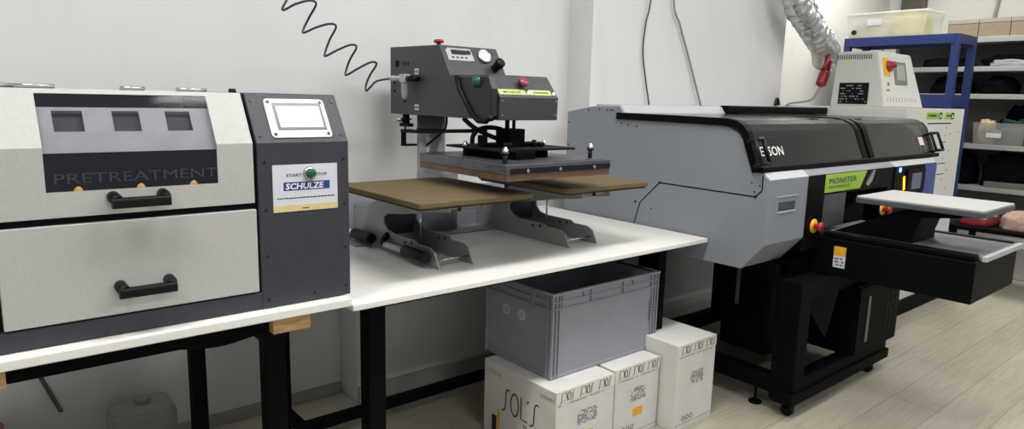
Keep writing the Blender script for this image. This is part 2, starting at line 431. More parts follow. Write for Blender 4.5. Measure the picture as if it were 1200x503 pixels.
# hinges along the top edge
for hx0, hx1, dy in ((-.02, .118, .05), (.118, .188, .035), (.312, .362, .05), (.425, .492, .035)):
    h = MB().cyl((hx0, 1.70 + dy, 1.302), (hx1, 1.70 + dy, 1.302), .0042, n=10); h.box(hx0, hx1, 1.70 + dy, 1.715 + dy, 1.297, 1.2995)
    build('hinge', h, CHROME, pm)
build('lock_knob', MB().cyl((.553, 1.74, 1.297), (.553, 1.74, 1.307), .010, .008, 14), HANDLE, pm)
# interior seen through the window; the pale baffle also carries the glass reflection
inn = MB()
iy = .012
xs = [.10, .165, .228, .262, .325, .368 - .0, .428, .53]
def slope(x, s, off): p = cov_pt(x, s); return (p[0], p[1] + off, p[2] - off * .35)
def slopequad(mb, x0, x1, s0, s1, off):
    a, b, c, d = slope(x0, s0, off), slope(x1, s0, off), slope(x1, s1, off), slope(x0, s1, off)
    a2, b2, c2, d2 = [(p[0], p[1] + .002, p[2]) for p in (a, b, c, d)]
    mb.add([a, b, c, d, a2, b2, c2, d2], [(0, 1, 2, 3), (7, 6, 5, 4), (0, 4, 5, 1), (1, 5, 6, 2), (2, 6, 7, 3), (3, 7, 4, 0)])
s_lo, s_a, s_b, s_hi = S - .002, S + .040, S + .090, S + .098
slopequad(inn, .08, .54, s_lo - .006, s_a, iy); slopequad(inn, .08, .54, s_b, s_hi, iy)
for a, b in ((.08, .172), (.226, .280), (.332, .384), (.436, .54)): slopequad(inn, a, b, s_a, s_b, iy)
build('inner_baffle', inn, M('baffle_with_reflection', (236, 237, 238), .5), pm, label='inner panel with three square holes, paled for the window reflection')
dk = MB(); 
for a, b in ((.168, .230), (.276, .336), (.380, .440)): slopequad(dk, a, b, s_a - .006, s_b + .006, iy + .012)
build('inner_mesh', dk, M('dark_inner_mesh', (92, 93, 98), .6), pm)
lm = MB()
for x in (.205, .322, .43): lm.lathe((x, 1.650, 1.088), (0, -.5, 1), [(.0, .012), (.005, .008), (.008, .003), (.008, 0)], 12)
build('inner_lamp', lm, WARM, pm)
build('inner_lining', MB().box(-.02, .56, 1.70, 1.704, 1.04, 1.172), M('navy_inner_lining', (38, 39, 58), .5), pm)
# drawer
dr = build('drawer', MB().box(.057, .559, fy - .001, 1.66, .820, 1.024), LGREY, pm, .002)
build('drawer_surround', MB().box(.0, .562, 1.635, 1.66, .812, 1.04), GAP, pm)
bow_handle(.253, .369, .875, dr)
# control cabinet
cc = build('control_cabinet', MB().prism([(1.62, MZ + .0005), (1.62, 1.181), (1.697, 1.2975), (yb, 1.2975), (yb, MZ + .0005)], 'x', .565, .800), DGREY, pm, .0025, label='dark slate control cabinet')
so = Vector((.565, 1.62, 1.181)); sv = Vector((0, .077, .1165)).normalized()
def sl(x, k): return so + Vector((x - .565, 0, 0)) + sv * k
bz = MB().panel(sl(.565, 0), X_, sv, 0, 0, .003, 0, pts=rrect(.041, .012, .196, .123, .010))
bzo = build('screen_bezel', bz, BEZEL, cc, .0006, label='silver square bezel with four screws')
build('screen_border', MB().panel(sl(.565, 0), X_, sv, .126, .077, .001, .003, .060, .0335), SCREENB, bzo)
build('touchscreen', MB().panel(sl(.565, 0), X_, sv, .110, .060, .0006, .0041, .068, .0405), SCREEN, bzo, label='white lit touchscreen')
for a, b in ((.051, .022), (.186, .022), (.051, .113), (.186, .113)):
    p = sl(.565 + a, b); n_ = Vector(X_).cross(sv)
    build('screw', MB().cyl(p + n_ * .003, p + n_ * .0045, .0042, n=12), SCREWM, bzo)
for a, b in ((.015, .020), (.222, .020), (.015, .118), (.222, .118)):
    p = sl(.565 + a, b); build('screw', MB().cyl(p, p + n_ * .0018, .0048, n=12), SCREWM, cc)
for x, z in ((.582, 1.135), (.786, 1.135), (.582, 1.02), (.786, 1.02), (.786, .905), (.582, .905), (.786, .80), (.70, .795), (.582, .795)):
    build('screw', MB().cyl((x, 1.62, z), (x, 1.6184, z), .0036, n=10), SCREWM, cc)
lb = build('label_plate', MB().panel((.600, 1.62, 1.011), X_, Z_, .167, .116, .0012), PAPERW, cc, label='white and blue maker label')
lo = (.600, 1.6188, 1.011)
build('printed_bar', MB().panel(lo, X_, Z_, .120, .021, .0003, 0, .026, .052), BLUELBL, lb)
build('printed_strip', MB().panel(lo, X_, Z_, .167, .016, .0003, 0, 0, 0), BEIGEL, lb)
build('lettering', text_mb('SCHULZE', (.6305, 1.6185, 1.0665), X_, Z_, .0205, bold=.03, xs=1.12, shear=.12, off=.0002), WHITEINK, lb)
tx = text_mb('START', (.633, 1.6188, 1.0975), X_, Z_, .0105, bold=.012, off=.0001, xs=1.3)
build('lettering', tx, INK, lb); build('lettering', text_mb('STOP', (.709, 1.6188, 1.0975), X_, Z_, .0105, bold=.012, off=.0001, xs=1.2), INK, lb); tx = MB()
dashes(tx, Vector(lo) + Vector((.010, 0, .030)), X_, Z_, .148, .008, 1, 4, .95, .0002, .35)
build('small_print', tx, INK, lb); tx = MB()
dashes(tx, Vector(lo) + Vector((.072, 0, .004)), X_, Z_, .02, .006, 1, 5, .95, .0004, .4)
build('small_print', tx, INK, lb)
pb = build('push_button', MB().lathe((.693, 1.6188, 1.1035), NY, [(.0175, 0), (.0175, .004), (.0135, .009), (.0125, .009), (.0120, .005)], 24), CHROME, cc, label='chrome ringed push button')
build('button_cap', MB().lathe((.693, 1.6188, 1.1035), NY, [(.0118, .002), (.0118, .009), (.009, .011), (0, .0115)], 24), GREENB, pb, label='dark green button cap')

# ------------------------------------------------------------------ heat press
hp = thing('heat_press', (1.55, 2.05, .75), 'charcoal swing heat press with two olive pads, on the white work table', 'heat press')
prof = [(2.36, .7505), (1.772, .7505), (1.800, .800), (1.830, .812), (1.905, .812), (1.918, .822), (2.06, .822), (2.105, .830), (2.13, .850), (2.132, .870), (2.110, .885), (1.98, .903), (1.86, .925),
        (1.72, .945), (1.72, .962), (2.10, .962), (2.16, .930), (2.26, .895), (2.36, .885)]
for x in (1.187, 1.323, 1.771, 1.918):
    bp_ = build('base_plate', MB().prism(prof, 'x', x - .003, x + .003), BASEG, hp, label='grey steel side plate cut to a C shape')
    for (y, z) in ((1.86, .79), (1.90, .785)):
        build('bolt', MB().cyl((x - .0045, y + .08, z + .02), (x + .0045, y + .08, z + .02), .005, n=10), GAP, bp_)
for xc in (1.255, 1.845):
    build('spacer_plate', MB().box(xc - .065, xc + .065, 1.95, 2.36, .752, .757).box(xc - .065, xc + .065, 1.74, 2.05, .950, .958), BASEG, hp)
    build('inner_block', MB().box(xc - .058, xc + .058, 2.14, 2.19, .80, .948), M('dark_navy_inner_block', (34, 35, 48), .5), hp)
    build('tie_rod', MB().cyl((xc - .064, 1.80, .775), (xc + .064, 1.80, .775), .004, n=10), CHROME, hp)
    build('spring_rod', MB().cyl((xc - .02, 1.965, .822), (xc - .02, 1.965, .950), .0035, n=8), CHROME, hp)
build('cross_plate', MB().box(1.10, 2.02, 2.36, 2.37, .7505, .93), M('pale_steel_cross_plate', (176, 178, 190), .35, .3), hp, .002, label='pale steel plate across the back of the base')
build('floor_plate', MB().box(1.12, 2.00, 2.22, 2.36, .7505, .756), BASEG, hp, .001)
# locking levers
for (y0, y1, x) in ((1.935, 2.085, 1.160), (2.30, 2.44, 1.160)):
    lv = build('locking_lever', MB().cyl((x, y1, .782), (x, y0, .785), .010, n=12), M('white_lever_rod', (206, 206, 206), .35), hp, label='white locking rod')
    build('grip', MB().cyl((x, y0 + .01, .785), (x - .006, y0 - .135, .789), .0195, n=14), HANDLE, lv, .003, label='black rubber grip')
    build('elbow', MB().tube([(x, y1 - .005, .783), (x + .002, y1 + .012, .79), (x + .012, y1 + .018, .80), (x + .018, y1 + .004, .812)], .0125, 10, 3), HANDLE, lv)
# pads
def pad(x0, x1, y0, y1, z, bx, dz=0):
    b = MB().prism(rrect(x0, y0, x1, y1, .012), 'z', z - .017, z)
    p = build('pad_board', b, BOARD, hp, .003, label='olive brown foam covered pad')
    build('under_plate', MB().prism(rrect(x0 + .006, y0 + .006, x1 - .006, y1 - .006, .012), 'z', z - .023, z - .017), M('dark_under_plate', (52, 42, 28), .7), p)
    for sx in (-.02, .05):
        build('bolt', MB().cyl((bx - .068 + sx, y0 + .02 + sx, z - .032), (bx - .068 + sx, y0 + .02 + sx, z - .022), .006, n=10), GAP, p)
    build('support_post', MB().box(bx - .06, bx + .06, 1.78, 2.05, .958, z - .023), M('pad_support', (40, 40, 42), .5), p)
pad(1.027, 1.468, 1.640, 2.175, .996, 1.255)
pad(1.622, 2.060, 1.648, 2.160, .998, 1.845)
# column
cl = build('column', MB().cyl((1.55, 2.385, .757), (1.55, 2.385, 1.227), .058, n=32), COLUMN, hp, label='round galvanised steel column')
build('collar', MB().cyl((1.55, 2.385, 1.165), (1.55, 2.385, 1.171), .0605, n=32), SCREWM, cl)
build('lower_sleeve', MB().cyl((1.565, 2.36, .757), (1.565, 2.36, .99), .085, n=32), M('slate_sleeve_steel', (132, 134, 142), .4, .1), hp)
# casing
cprof = [(2.487, 1.227), (1.772, 1.227), (1.770, 1.305), (1.832, 1.378), (2.060, 1.378), (2.130, 1.487), (2.487, 1.492)]
cs = build('casing', MB().prism(cprof, 'x', 1.418, 1.682), CASE, hp, .003, label='charcoal sheet metal head casing')
sv2 = Vector((0, .070, .109)).normalized(); o2 = Vector((1.418, 2.060, 1.378)); n2 = Vector(X_).cross(sv2)
dp = build('display_plate', MB().panel(o2, X_, sv2, 0, 0, .0016, 0, pts=[(.018, .064), (.115, .064), (.135, .066), (.132, .118), (.030, .118), (.018, .108)]), BEZEL, cs, label='white control plate with a small display')
build('display', MB().panel(o2, X_, sv2, .068, .020, .001, .0016, .040, .090), SCREWM, dp)
for k in range(4): build('key', MB().panel(o2, X_, sv2, .009, .006, .0012, .0016, .036 + k * .020, .074), SCREWM, dp)
ctr = o2 + Vector(X_) * .118 + sv2 * .101
build('dial', MB().cyl(ctr + n2 * .0016, ctr + n2 * .0035, .010, n=16), SCREWM, dp)
gc = o2 + Vector(X_) * .185 + sv2 * .087
gg = build('pressure_gauge', MB().lathe(gc, n2, [(.029, 0), (.029, .010), (.026, .012), (.0245, .010)], 28), CHROME, cs, label='round pressure gauge with white dial')
build('dial_face', MB().cyl(gc + n2 * .006, gc + n2 * .0095, .0248, n=28), GAUGE, gg)
gm = MB()
for k in range(11):
    a = R(-30 + 24 * k); e = Vector(X_) * math.cos(a) + sv2 * math.sin(a); f_ = Vector(X_) * -math.sin(a) + sv2 * math.cos(a)
    c0 = gc + n2 * .0097 + e * .018; gm.add([c0 - f_ * .001, c0 + f_ * .001, c0 + f_ * .001 + e * .004, c0 - f_ * .001 + e * .004], [(0, 1, 2, 3)])
e = (Vector(X_) * .8 - sv2 * .5).normalized(); f_ = n2.cross(e); c0 = gc + n2 * .0099
gm.add([c0 - f_ * .0012 - e * .010, c0 + f_ * .0012 - e * .010, c0 + e * .017], [(0, 1, 2)])
build('needle', gm, SCREWM, gg)
kc = o2 + Vector(X_) * .218 + sv2 * .036
build('regulator_knob', MB().lathe(kc, n2, [(.016, 0), (.016, .008), (.0125, .010), (.0125, .020), (.019, .023), (.019, .046), (.014, .050), (0, .050)], 20), HANDLE, cs, label='black pressure regulator knob')
mush = lambda c, n, s=1: MB().lathe(c, n, [(.008 * s, 0), (.008 * s, .010 * s), (.019 * s, .013 * s), (.020 * s, .019 * s), (.015 * s, .024 * s), (0, .026 * s)], 24)
build('emergency_button', mush((1.475, 2.22, 1.489), (0, 0, 1)), RED, cs, label='red mushroom button on top of the casing')
# front face (slanted) with stickers
sv3 = Vector((0, .062, .073)).normalized(); o3 = Vector((1.418, 1.770, 1.305)); n3 = Vector(X_).cross(sv3)
st1 = build('sticker', MB().panel(o3, X_, sv3, .118, .022, .0006, 0, .004, .010), LIMEP, cs, label='pale lime strip sticker')
st2 = build('sticker', MB().panel(o3, X_, sv3, .100, .022, .0006, 0, .138, .010), LIMEP, cs, label='pale lime strip sticker')
build('lettering', text_mb('MONSTER', o3 + Vector(X_) * .022 + sv3 * .0155, X_, sv3, .0135, bold=.01, xs=1.3), INK, st1)
build('small_print', dashes(MB(), o3 + Vector(X_) * .156 + sv3 * .015, X_, sv3, .07, .010, 1, 9, .95, .0008, .55), INK, st2)
build('badge', MB().panel(o3, X_, sv3, 0, 0, .001, 0, pts=[(.124, .010), (.136, .012), (.141, .030), (.130, .024)]), WHITEINK, cs)
build('badge', MB().panel(o3, X_, sv3, 0, 0, .001, 0, pts=[(.242, .012), (.256, .012), (.258, .026), (.246, .022)]), WHITEINK, cs)
fb = o3 + Vector(X_) * .118 + sv3 * .053
build('emergency_button', mush(fb, n3), MAUVE, cs, label='faded red mushroom button on the front of the casing')
for x in (1.428, 1.672):
    for z in (1.243, 1.292): build('screw', MB().cyl((x, 1.771, z), (x, 1.7688, z), .0035, n=10), CHROME, cs)
# D shaped handle guard on the left face
hpts = [(1.975, 1.372), (1.955, 1.325), (1.885, 1.245), (1.845, 1.222), (1.80, 1.222), (1.778, 1.24), (1.778, 1.33), (1.80, 1.372)]
hg = build('handle_guard', MB().prism(hpts, 'x', 1.390, 1.416), M('black_guard_plastic', (30, 30, 33), .45), cs, .005, label='black D shaped handle guard')
rim = [(1.395, y, z) for y, z in hpts[:5]]
build('guard_rim', MB().tube([(1.386, y, z) for y, z in hpts[:6]], .0085, 8), HANDLE, hg)
build('green_button', MB().lathe((1.392, 1.860, 1.352), (-1, 0, 0), [(.020, 0), (.020, .008), (.016, .010), (.016, .016), (0, .018)], 20), GREENB, hg, label='dark green push button')
# air filter unit on the left face
af = build('air_filter', MB().box(1.376, 1.400, 2.302, 2.345, 1.352, 1.382).cyl((1.388, 2.345, 1.367), (1.388, 2.40, 1.366), .010, n=12).cyl((1.388, 2.40, 1.366), (1.388, 2.425, 1.366), .012, n=6), PLIGHT, cs, .002, label='small pale air filter with clear bowl')
build('filter_bowl', MB().lathe((1.388, 2.325, 1.352), (0, 0, -1), [(.014, 0), (.014, .040), (.011, .056), (.005, .066), (.0, .066)], 18), CLEARG, af)
build('drain_cap', MB().cyl((1.388, 2.325, 1.286), (1.388, 2.325, 1.274), .006, n=10), SCREWM, af)
build('fitting', MB().cyl((1.388, 2.302, 1.365), (1.388, 2.262, 1.365), .011, n=12).cyl((1.388, 2.27, 1.365), (1.418, 2.27, 1.365), .010, n=12), HANDLE, af)
for (y, z) in ((2.285, 1.392), (2.285, 1.256)):
    sk = build('sticker', MB().panel((1.418, y + .014, z - .010), NY, Z_, .028, .022, .0006), PAPERW, cs, label='tiny white sticker')
    build('small_print', MB().panel((1.418, y + .014, z - .010), NY, Z_, .008, .010, .0003, .0006, .004, .006).panel((1.418, y + .014, z - .010), NY, Z_, .008, .010, .0003, .0006, .016, .006), INK, sk)
vs_ = MB().lathe((1.4175, 2.43, 1.425), (-1, 0, 0), [(.014, 0), (.014, .0015), (.009, .0015)], 18)
build('socket', vs_.box(1.4155, 1.418, 2.427, 2.433, 1.412, 1.438), GAP, cs)
for (y, z) in ((2.452, 1.35), (2.452, 1.318)): build('hole_plug', MB().cyl((1.4185, y, z), (1.416, y, z), .006, n=12), GAP, cs)
for k in range(3): build('vent_slot', MB().box(1.4165, 1.4185, 2.345 + k * .018, 2.348 + k * .018, 1.417, 1.432), GAP, cs)
# swing linkage
lk = build('swing_linkage', MB().box(1.455, 1.50, 2.44, 2.47, 1.150, 1.164).box(1.455, 1.469, 2.455, 2.467, 1.100, 1.164).box(1.455, 1.52, 2.44, 2.47, 1.095, 1.103).box(1.45, 1.475, 2.40, 2.47, 1.176, 1.190).cyl((1.46, 2.44, 1.10), (1.46, 2.44, 1.226), .004, n=8).cyl((1.44, 2.40, 1.19), (1.44, 2.40, 1.226), .014, n=14).cyl((1.44, 2.40, 1.205), (1.44, 2.40, 1.21), .024, n=14), GAP, hp, .001, label='black swing arm linkage at the column')
build('swing_rod', MB().tube([(1.455, 2.46, 1.157), (1.452, 2.35, 1.160), (1.462, 1.90, 1.186)], .007, 8), GAP, hp)
build('knurled_nut', MB().cyl((1.42, 2.42, 1.196), (1.42, 2.42, 1.212), .02, n=18), CHROME, lk)
# heating plate
hx0, hx1, hy0, hy1 = 1.316, 1.786, 1.603, 2.105
pl_bot, pl_top = 1.046, 1.098
plate = build('heating_plate', MB().prism(rrect(hx0, hy0, hx1, hy1, .006), 'z', pl_bot + .020, pl_top), STEELP, hp, .002, label='polished steel heating plate')
build('plate_edge', MB().prism(rrect(hx0 + .001, hy0 + .001, hx1 - .001, hy1 - .001, .006), 'z', pl_bot, pl_bot + .020), COPPER, plate, label='brownish lower edge of the plate')
build('top_cover', MB().prism(rrect(hx0 + .012, hy0 + .012, hx1 - .012, hy1 - .012, .006), 'z', pl_top, pl_top + .002), M('brushed_cover_steel', (92, 92, 98), .35, .6, var=.1, scale=10, stretch=(1, 8, 1)), plate)
build('front_rail', MB().box(hx0 + .016, hx1 - .006, hy0 - .004, hy0, pl_bot + .022, pl_top - .012), M('dark_mirror_rail', (38, 38, 46), .25, .6), plate, .001)
for x in (1.40, 1.54, 1.70): build('screw', MB().cyl((x, hy0 - .004, 1.076), (x, hy0 - .0065, 1.076), .0055, n=12), CHROME, plate)
# suspension plate and springs
sp = build('suspension_plate', MB().box(1.375, 1.725, 1.72, 2.02, 1.126, 1.133), GAP, hp, .001, label='black suspension plate above the heating plate')
build('suspension_block', MB().box(1.435, 1.52, 1.70, 2.0, pl_top + .002, 1.126).box(1.56, 1.65, 1.78, 1.98, pl_top + .002, 1.126), STEEL, sp, .002)
build('cross_bar', MB().box(1.43, 1.68, 1.83, 1.90, 1.133, 1.145), STEEL, sp, .002)
for x, y in ((1.335, 1.635), (1.745, 1.665), (1.395, 1.93), (1.70, 1.86)):
    s_ = build('spring_bolt', MB().cyl((x, y, pl_top + .002), (x, y, 1.130), .0075, n=12).cyl((x, y, 1.128), (x, y, 1.134), .013, n=12), SCREWM, hp)
    build('nut', MB().lathe((x, y, 1.134), Z_, [(.0095, 0), (.0095, .010), (.006, .011), (.006, .016), (0, .018)], 12), CHROME, s_, label='chrome dome nut')
build('piston', MB().box(1.505, 1.575, 1.82, 1.90, 1.133, 1.195), STEEL, hp, .003)
build('piston_rod', MB().cyl((1.525, 1.86, 1.19), (1.525, 1.86, 1.228), .008, n=12).cyl((1.555, 1.86, 1.19), (1.555, 1.86, 1.228), .006, n=12), STEEL, hp)
build('bracket', MB().box(1.425, 1.44, 1.86, 1.90, 1.133, 1.172), STEEL, hp, .002)
for x in (1.47, 1.49, 1.60, 1.63): build('bolt', MB().cyl((x, 1.80, 1.133), (x, 1.80, 1.150 + (.008 if x == 1.60 else 0)), .008, n=10), GAP, sp)
build('power_cable', MB().tube([(1.43, 1.99, 1.226), (1.445, 1.96, 1.200), (1.47, 1.92, 1.176), (1.51, 1.89, 1.158), (1.535, 1.89, 1.160)], .0085, 8, 5), GAP, hp)
build('power_cable', MB().tube([(1.425, 1.93, 1.140), (1.43, 1.93, 1.170), (1.455, 1.92, 1.192), (1.49, 1.90, 1.197), (1.52, 1.88, 1.190)], .0085, 8, 5), GAP, hp)
build('sensor_cable', MB().tube([(1.50, 2.20, 1.226), (1.50, 2.20, 1.205), (1.505, 2.22, 1.175), (1.49, 2.26, 1.140), (1.485, 2.32, 1.105)], .0045, 8, 5), GAP, hp)

# coiled air hose: a stretched helix from above left down to the filter
A0 = Vector((0.975, 2.44, 1.615)); A1 = Vector((1.335, 2.44, 1.365))
ax = (A1 - A0).normalized()
low = [(.960, 1.589), (1.036, 1.516), (1.118, 1.438), (1.201, 1.372), (1.284, 1.315)]
hi = [(1.080, 1.620), (1.156, 1.546), (1.238, 1.477), (1.322, 1.418)]
pts = [(.93, 2.47, 1.90), (.985, 2.49, 1.76), (1.0, 2.47, 1.66)]
for i, (x, z) in enumerate(low):
    pts.append((x, 2.44, z))
    if i < 4:
        hx, hz = hi[i]; nx, nz = low[i + 1]
        pts += [(x * .80 + hx * .20 + .012, 2.412, z * .6 + hz * .4 + .008), (x * .3 + hx * .7, 2.40, hz + .006), (hx, 2.425, hz), (hx * .72 + nx * .28 + .006, 2.47, hz * .6 + nz * .4), (nx + .018, 2.475, nz + .022)]
pts += [(1.298, 2.432, 1.330), (1.322, 2.43, 1.352), (1.36, 2.43, 1.362), (1.388, 2.424, 1.366)]
props(build('air_hose', MB().tube(pts, .0042, 8, 5), HOSE), 'coiled navy air hose hanging in zigzag loops to the heat press', 'air hose')

# ------------------------------------------------------------------ grey crate and SOL'S cartons
cr = thing('storage_crate', (1.894, 1.86, .302), 'grey open plastic storage crate standing on the white cartons', 'crate')
cx0, cx1, cy0, cy1, cz0, cz1 = 1.594, 2.192, 1.668, 2.062, .302, .622
w = .004; ins = .010
b = MB()
b.box(cx0 + ins, cx1 - ins, cy0 + ins, cy0 + ins + w, cz0 + .004, cz1).box(cx0 + ins, cx1 - ins, cy1 - ins - w, cy1 - ins, cz0 + .004, cz1)
b.box(cx0 + ins, cx0 + ins + w, cy0 + ins, cy1 - ins, cz0 + .004, cz1).box(cx1 - ins - w, cx1 - ins, cy0 + ins, cy1 - ins, cz0 + .004, cz1)
b.box(cx0 + ins, cx1 - ins, cy0 + ins, cy1 - ins, cz0, cz0 + .008)
shell = build('crate_shell', b, CRATE, cr, .001)
def ring(mb, d, z0, z1, t):
    x0, x1, y0, y1 = cx0 + d, cx1 - d, cy0 + d, cy1 - d
    mb.box(x0, x1, y0, y0 + t, z0, z1).box(x0, x1, y1 - t, y1, z0, z1).box(x0, x0 + t, y0 + t, y1 - t, z0, z1).box(x1 - t, x1, y0 + t, y1 - t, z0, z1)
rm = MB(); ring(rm, 0, cz1 - .008, cz1, .014); ring(rm, .002, cz1 - .034, cz1 - .030, .010); ring(rm, .002, cz1 - .062, cz1 - .057, .010); ring(rm, .006, cz0 + .0, cz0 + .012, .008)
build('rim', rm, CRATE, cr, .001, label='ribbed rim of the crate')
rb = MB()
for x in (cx0 + .05, cx0 + .20, cx0 + .38, cx1 - .05): rb.box(x - .002, x + .002, cy0 + .001, cy0 + .012, cz1 - .060, cz1 - .006).box(x - .002, x + .002, cy1 - .012, cy1 - .001, cz1 - .060, cz1 - .006)
for x in (cx0 + .155, cx0 + .43):
    rb.prism([(x - .002, cz1 - .01), (x + .002, cz1 - .01), (x - .012, cz1 - .055), (x - .016, cz1 - .055)] if False else [(x, cz1 - .008), (x + .004, cz1 - .008), (x + .011, cz1 - .030), (x + .007, cz1 - .030)], 'y', cy0 + .002, cy0 + .010)
for y in (cy0 + .10, cy1 - .115):
    rb.prism([(y, cz1 - .008), (y + .004, cz1 - .008), (y + .018, cz1 - .060), (y + .014, cz1 - .060)], 'x', cx0 + .001, cx0 + .010)
for (x, sx) in ((cx0, 1), (cx1, -1)):
    for k in (0, .018, .034):
        rb.box(x + sx * (.004 + k), x + sx * (.009 + k), cy0 + .002, cy0 + .012, cz0 + .004, cz1 - .004)
for y in (cy0 + .006, cy0 + .026, cy1 - .012): rb.box(cx0 + .002, cx0 + .012, y, y + .005, cz0 + .004, cz1 - .004)
rb_n = len(rb.v) // 8
for k in range(rb_n):
    one = MB(); fs_ = [tuple(i - 8 * k for i in f) for f in rb.f if all(8 * k <= i < 8 * k + 8 for i in f)]
    one.add(rb.v[8 * k:8 * k + 8], fs_); build('rib', one, CRATE, cr, .0008)
sl_ = MB()
for k in range(7):
    z = cz0 + .09 + k * .013
    sl_.box(cx0 + .044, cx0 + .050, cy0 + .0085, cy0 + .0105, z, z + .006)
    sl_.box(cx1 - .052, cx1 - .046, cy0 + .0085, cy0 + .0105, z + .03, z + .036)
build('slot', sl_, CRATEIN, cr)
for (y, z) in ((1.935, .503), (1.845, .503)):
    c = build('round_sticker', MB().cyl((cx0 + ins - .0003, y, z), (cx0 + ins - .0015, y, z), .021, n=28), M('pale_grey_sticker', (196, 196, 192), .5), cr, label='round pale sticker')
    build('small_print', dashes(MB(), (cx0 + ins - .0015, y + .013, z - .012), NY, Z_, .026, .026, 4, int(y * 100), .8, .0003, .35), INK, c)

OV = [(.5 + .5 * math.cos(a), .5 + .62 * math.sin(a)) for a in [2 * PI * i / 24 for i in range(25)]]
Sg = [(-.08, -.12), (0.02, -.15), (.12, -.08), (.16, .1), (.20, .9), (.24, 1.08), (.34, 1.15), (.44, 1.10)]
def sols(o, u, v, size, width, flip=False, xs=1.0):
    P = []
    P.append(Sg)
    P.append([(.52 + .5 * (a * .95), -.02 + b * 1.0 - 0.0) for a, b in OV])
    P.append([(1.16, 1.1), (1.16, -.1), (1.56, -.1)])
    P.append([(1.60, 1.12), (1.55, .92)])
    P.append([(a + 1.78, b) for a, b in Sg])
    if flip: P = [[(2.2 - a, 1.0 - b) for a, b in pl] for pl in P]
    P = [[(a * xs, b) for a, b in pl] for pl in P]
    return strokes_mb(P, o, u, v, size, width)
def carton(x0, x1, y0, y1, z0, z1, label, left=True, rot=0, sticker=True, seed=1):
    t = thing('cardboard_box', ((x0 + x1) / 2, (y0 + y1) / 2, z0), label, 'box', "white SOL'S cartons on the floor")
    if rot: t.rotation_euler = (0, 0, rot)
    bd = build('carton_body', MB().box(x0, x1, y0, y1, z0, z1), CARTON, t, .003)
    W = x1 - x0; H_ = z1 - z0
    of = (x0, y0, z0); hd = .044
    tp = MB().panel(of, X_, Z_, W, hd + .002, .0008, 0, 0, H_ - hd)
    tp_o = build('tape', tp, TAPE, t, label='pale band of printed tape')
    m = MB()
    s1 = sols(Vector(of) + Vector((W * .06, -.001, H_ - hd + .009)), X_, Z_, .024, .0030, True, 1.25)
    s2 = sols(Vector(of) + Vector((W * .38, -.001, H_ - hd + .009)), X_, Z_, .024, .0030, True, 1.25)
    s3 = sols(Vector(of) + Vector((W * .70, -.001, H_ - hd + .009)), X_, Z_, .024, .0030, True, 1.25)
    for s in (s1, s2, s3): build('tape_print', s, CARTINK, tp_o)
    dashes(m, Vector(of) + Vector((W * .03, 0, H_ - hd - .010)), X_, Z_, W * .9, .007, 1, seed + 3, .85, .0006, .3)
    build('printed_line', m, CARTINK, t); m = MB()
    dashes(m, Vector(of) + Vector((W * .36, 0, H_ * .50)), X_, Z_, W * .34, .055, 7, seed, .72, .0006, .45)
    build('address_print', m, CARTINK, t); m = MB()
    m.panel(of, X_, Z_, W * .96, .0012, .0003, .0006, W * .02, .022)
    for k in range(3):
        cc_ = [(W * .22 + k * .026 + .009 * math.cos(a), .045 + .009 * math.sin(a)) for a in [2 * PI * i / 12 for i in range(13)]]
        s = strokes_mb([cc_], of, X_, Z_, 1, .003); m.add(s.v, s.f)
    build('care_marks', m, CARTINK, t)
    if sticker:
        build('sticker', MB().panel(of, X_, Z_, W * .22, .034, .0006, 0, W * .42, H_ * .5 - .065), YEL, t, label='yellow sticker')
    if left:
        ol = (x0, y1, z0); m2 = sols(Vector((x0, y0 + .290, z0 + .140)), NY, Z_, .070, .0062, False, 1.30)
        build('brand_print', m2, CARTINK, t); m2 = MB()
        dashes(m2, Vector((x0, y1 - .03, z0 + H_ - .045)), NY, Z_, .075, .016, 2, 12, .8, .0006, .3)
        build('small_print', m2, CARTINK, t); m2 = MB()
        dashes(m2, Vector((x0, y0 + .085, z0 + H_ - .040)), NY, Z_, .075, .014, 2, 14, .8, .0006, .3)
        build('small_print', m2, CARTINK, t); m2 = MB()
        m3 = text_mb('by', (x0, y0 + .17, z0 + .105), NY, Z_, .024, xs=1.0); m2.add(m3.v, m3.f)
        build('brand_print', m2, CARTINK, t); m2 = MB()
        m2.panel((x0, y0 + .355, z0 + .02), NY, Z_, .028, .07, .0004, .0003)
        build('care_marks', m2, CARTINK, t)
        build('sticker', MB().panel((x0, y0 + .322, z0 + .02), NY, Z_, .014, .10, .0006), YEL, t, label='yellow sticker')
    return t
carton(1.545, 1.844, 1.582, 1.99, 0, .300, "white SOL'S carton nearest the left, its brand side showing, under the grey crate", True, seed=2)
carton(1.860, 2.122, 1.592, 1.99, 0, .300, "middle white SOL'S carton of the three, under the right half of the grey crate", False, seed=5)
carton(2.133, 2.385, 1.512, 1.86, 0, .360, "rightmost and tallest white SOL'S carton, right beside the grey crate", False, rot=0, sticker=False, seed=8)

# ------------------------------------------------------------------ garment printer
PX0, PX1 = 2.40, 4.11
pr = thing('garment_printer', (3.2, 1.8, .645), 'large blue grey and black direct to garment printer with smoked lid, on a black stand', 'printer')
side = [(2.454, .650), (2.454, 1.243), (2.285, 1.272), (2.115, 1.275), (2.09, 1.240), (1.55, 1.212), (1.50, 1.190), (1.46, 1.150), (1.425, 1.05), (1.385, 1.045), (1.35, 1.018), (1.345, .760), (1.437, .652)]
build('side_panel', MB().prism(side, 'x', PX0, PX0 + .018), PGREY, pr, .002, label='blue grey left side panel')
build('side_panel', MB().prism(side, 'x', PX1 - .018, PX1), PGREY, pr, .002, label='blue grey right side panel')
build('rear_housing', MB().prism([(2.45, .655), (2.45, 1.240), (2.283, 1.270), (2.278, 1.284), (2.125, 1.282), (2.10, 1.245), (2.07, 1.235), (2.07, .655)], 'x', PX0 + .018, PX1 - .018), PLIGHT, pr, .003, label='pale rear top housing')
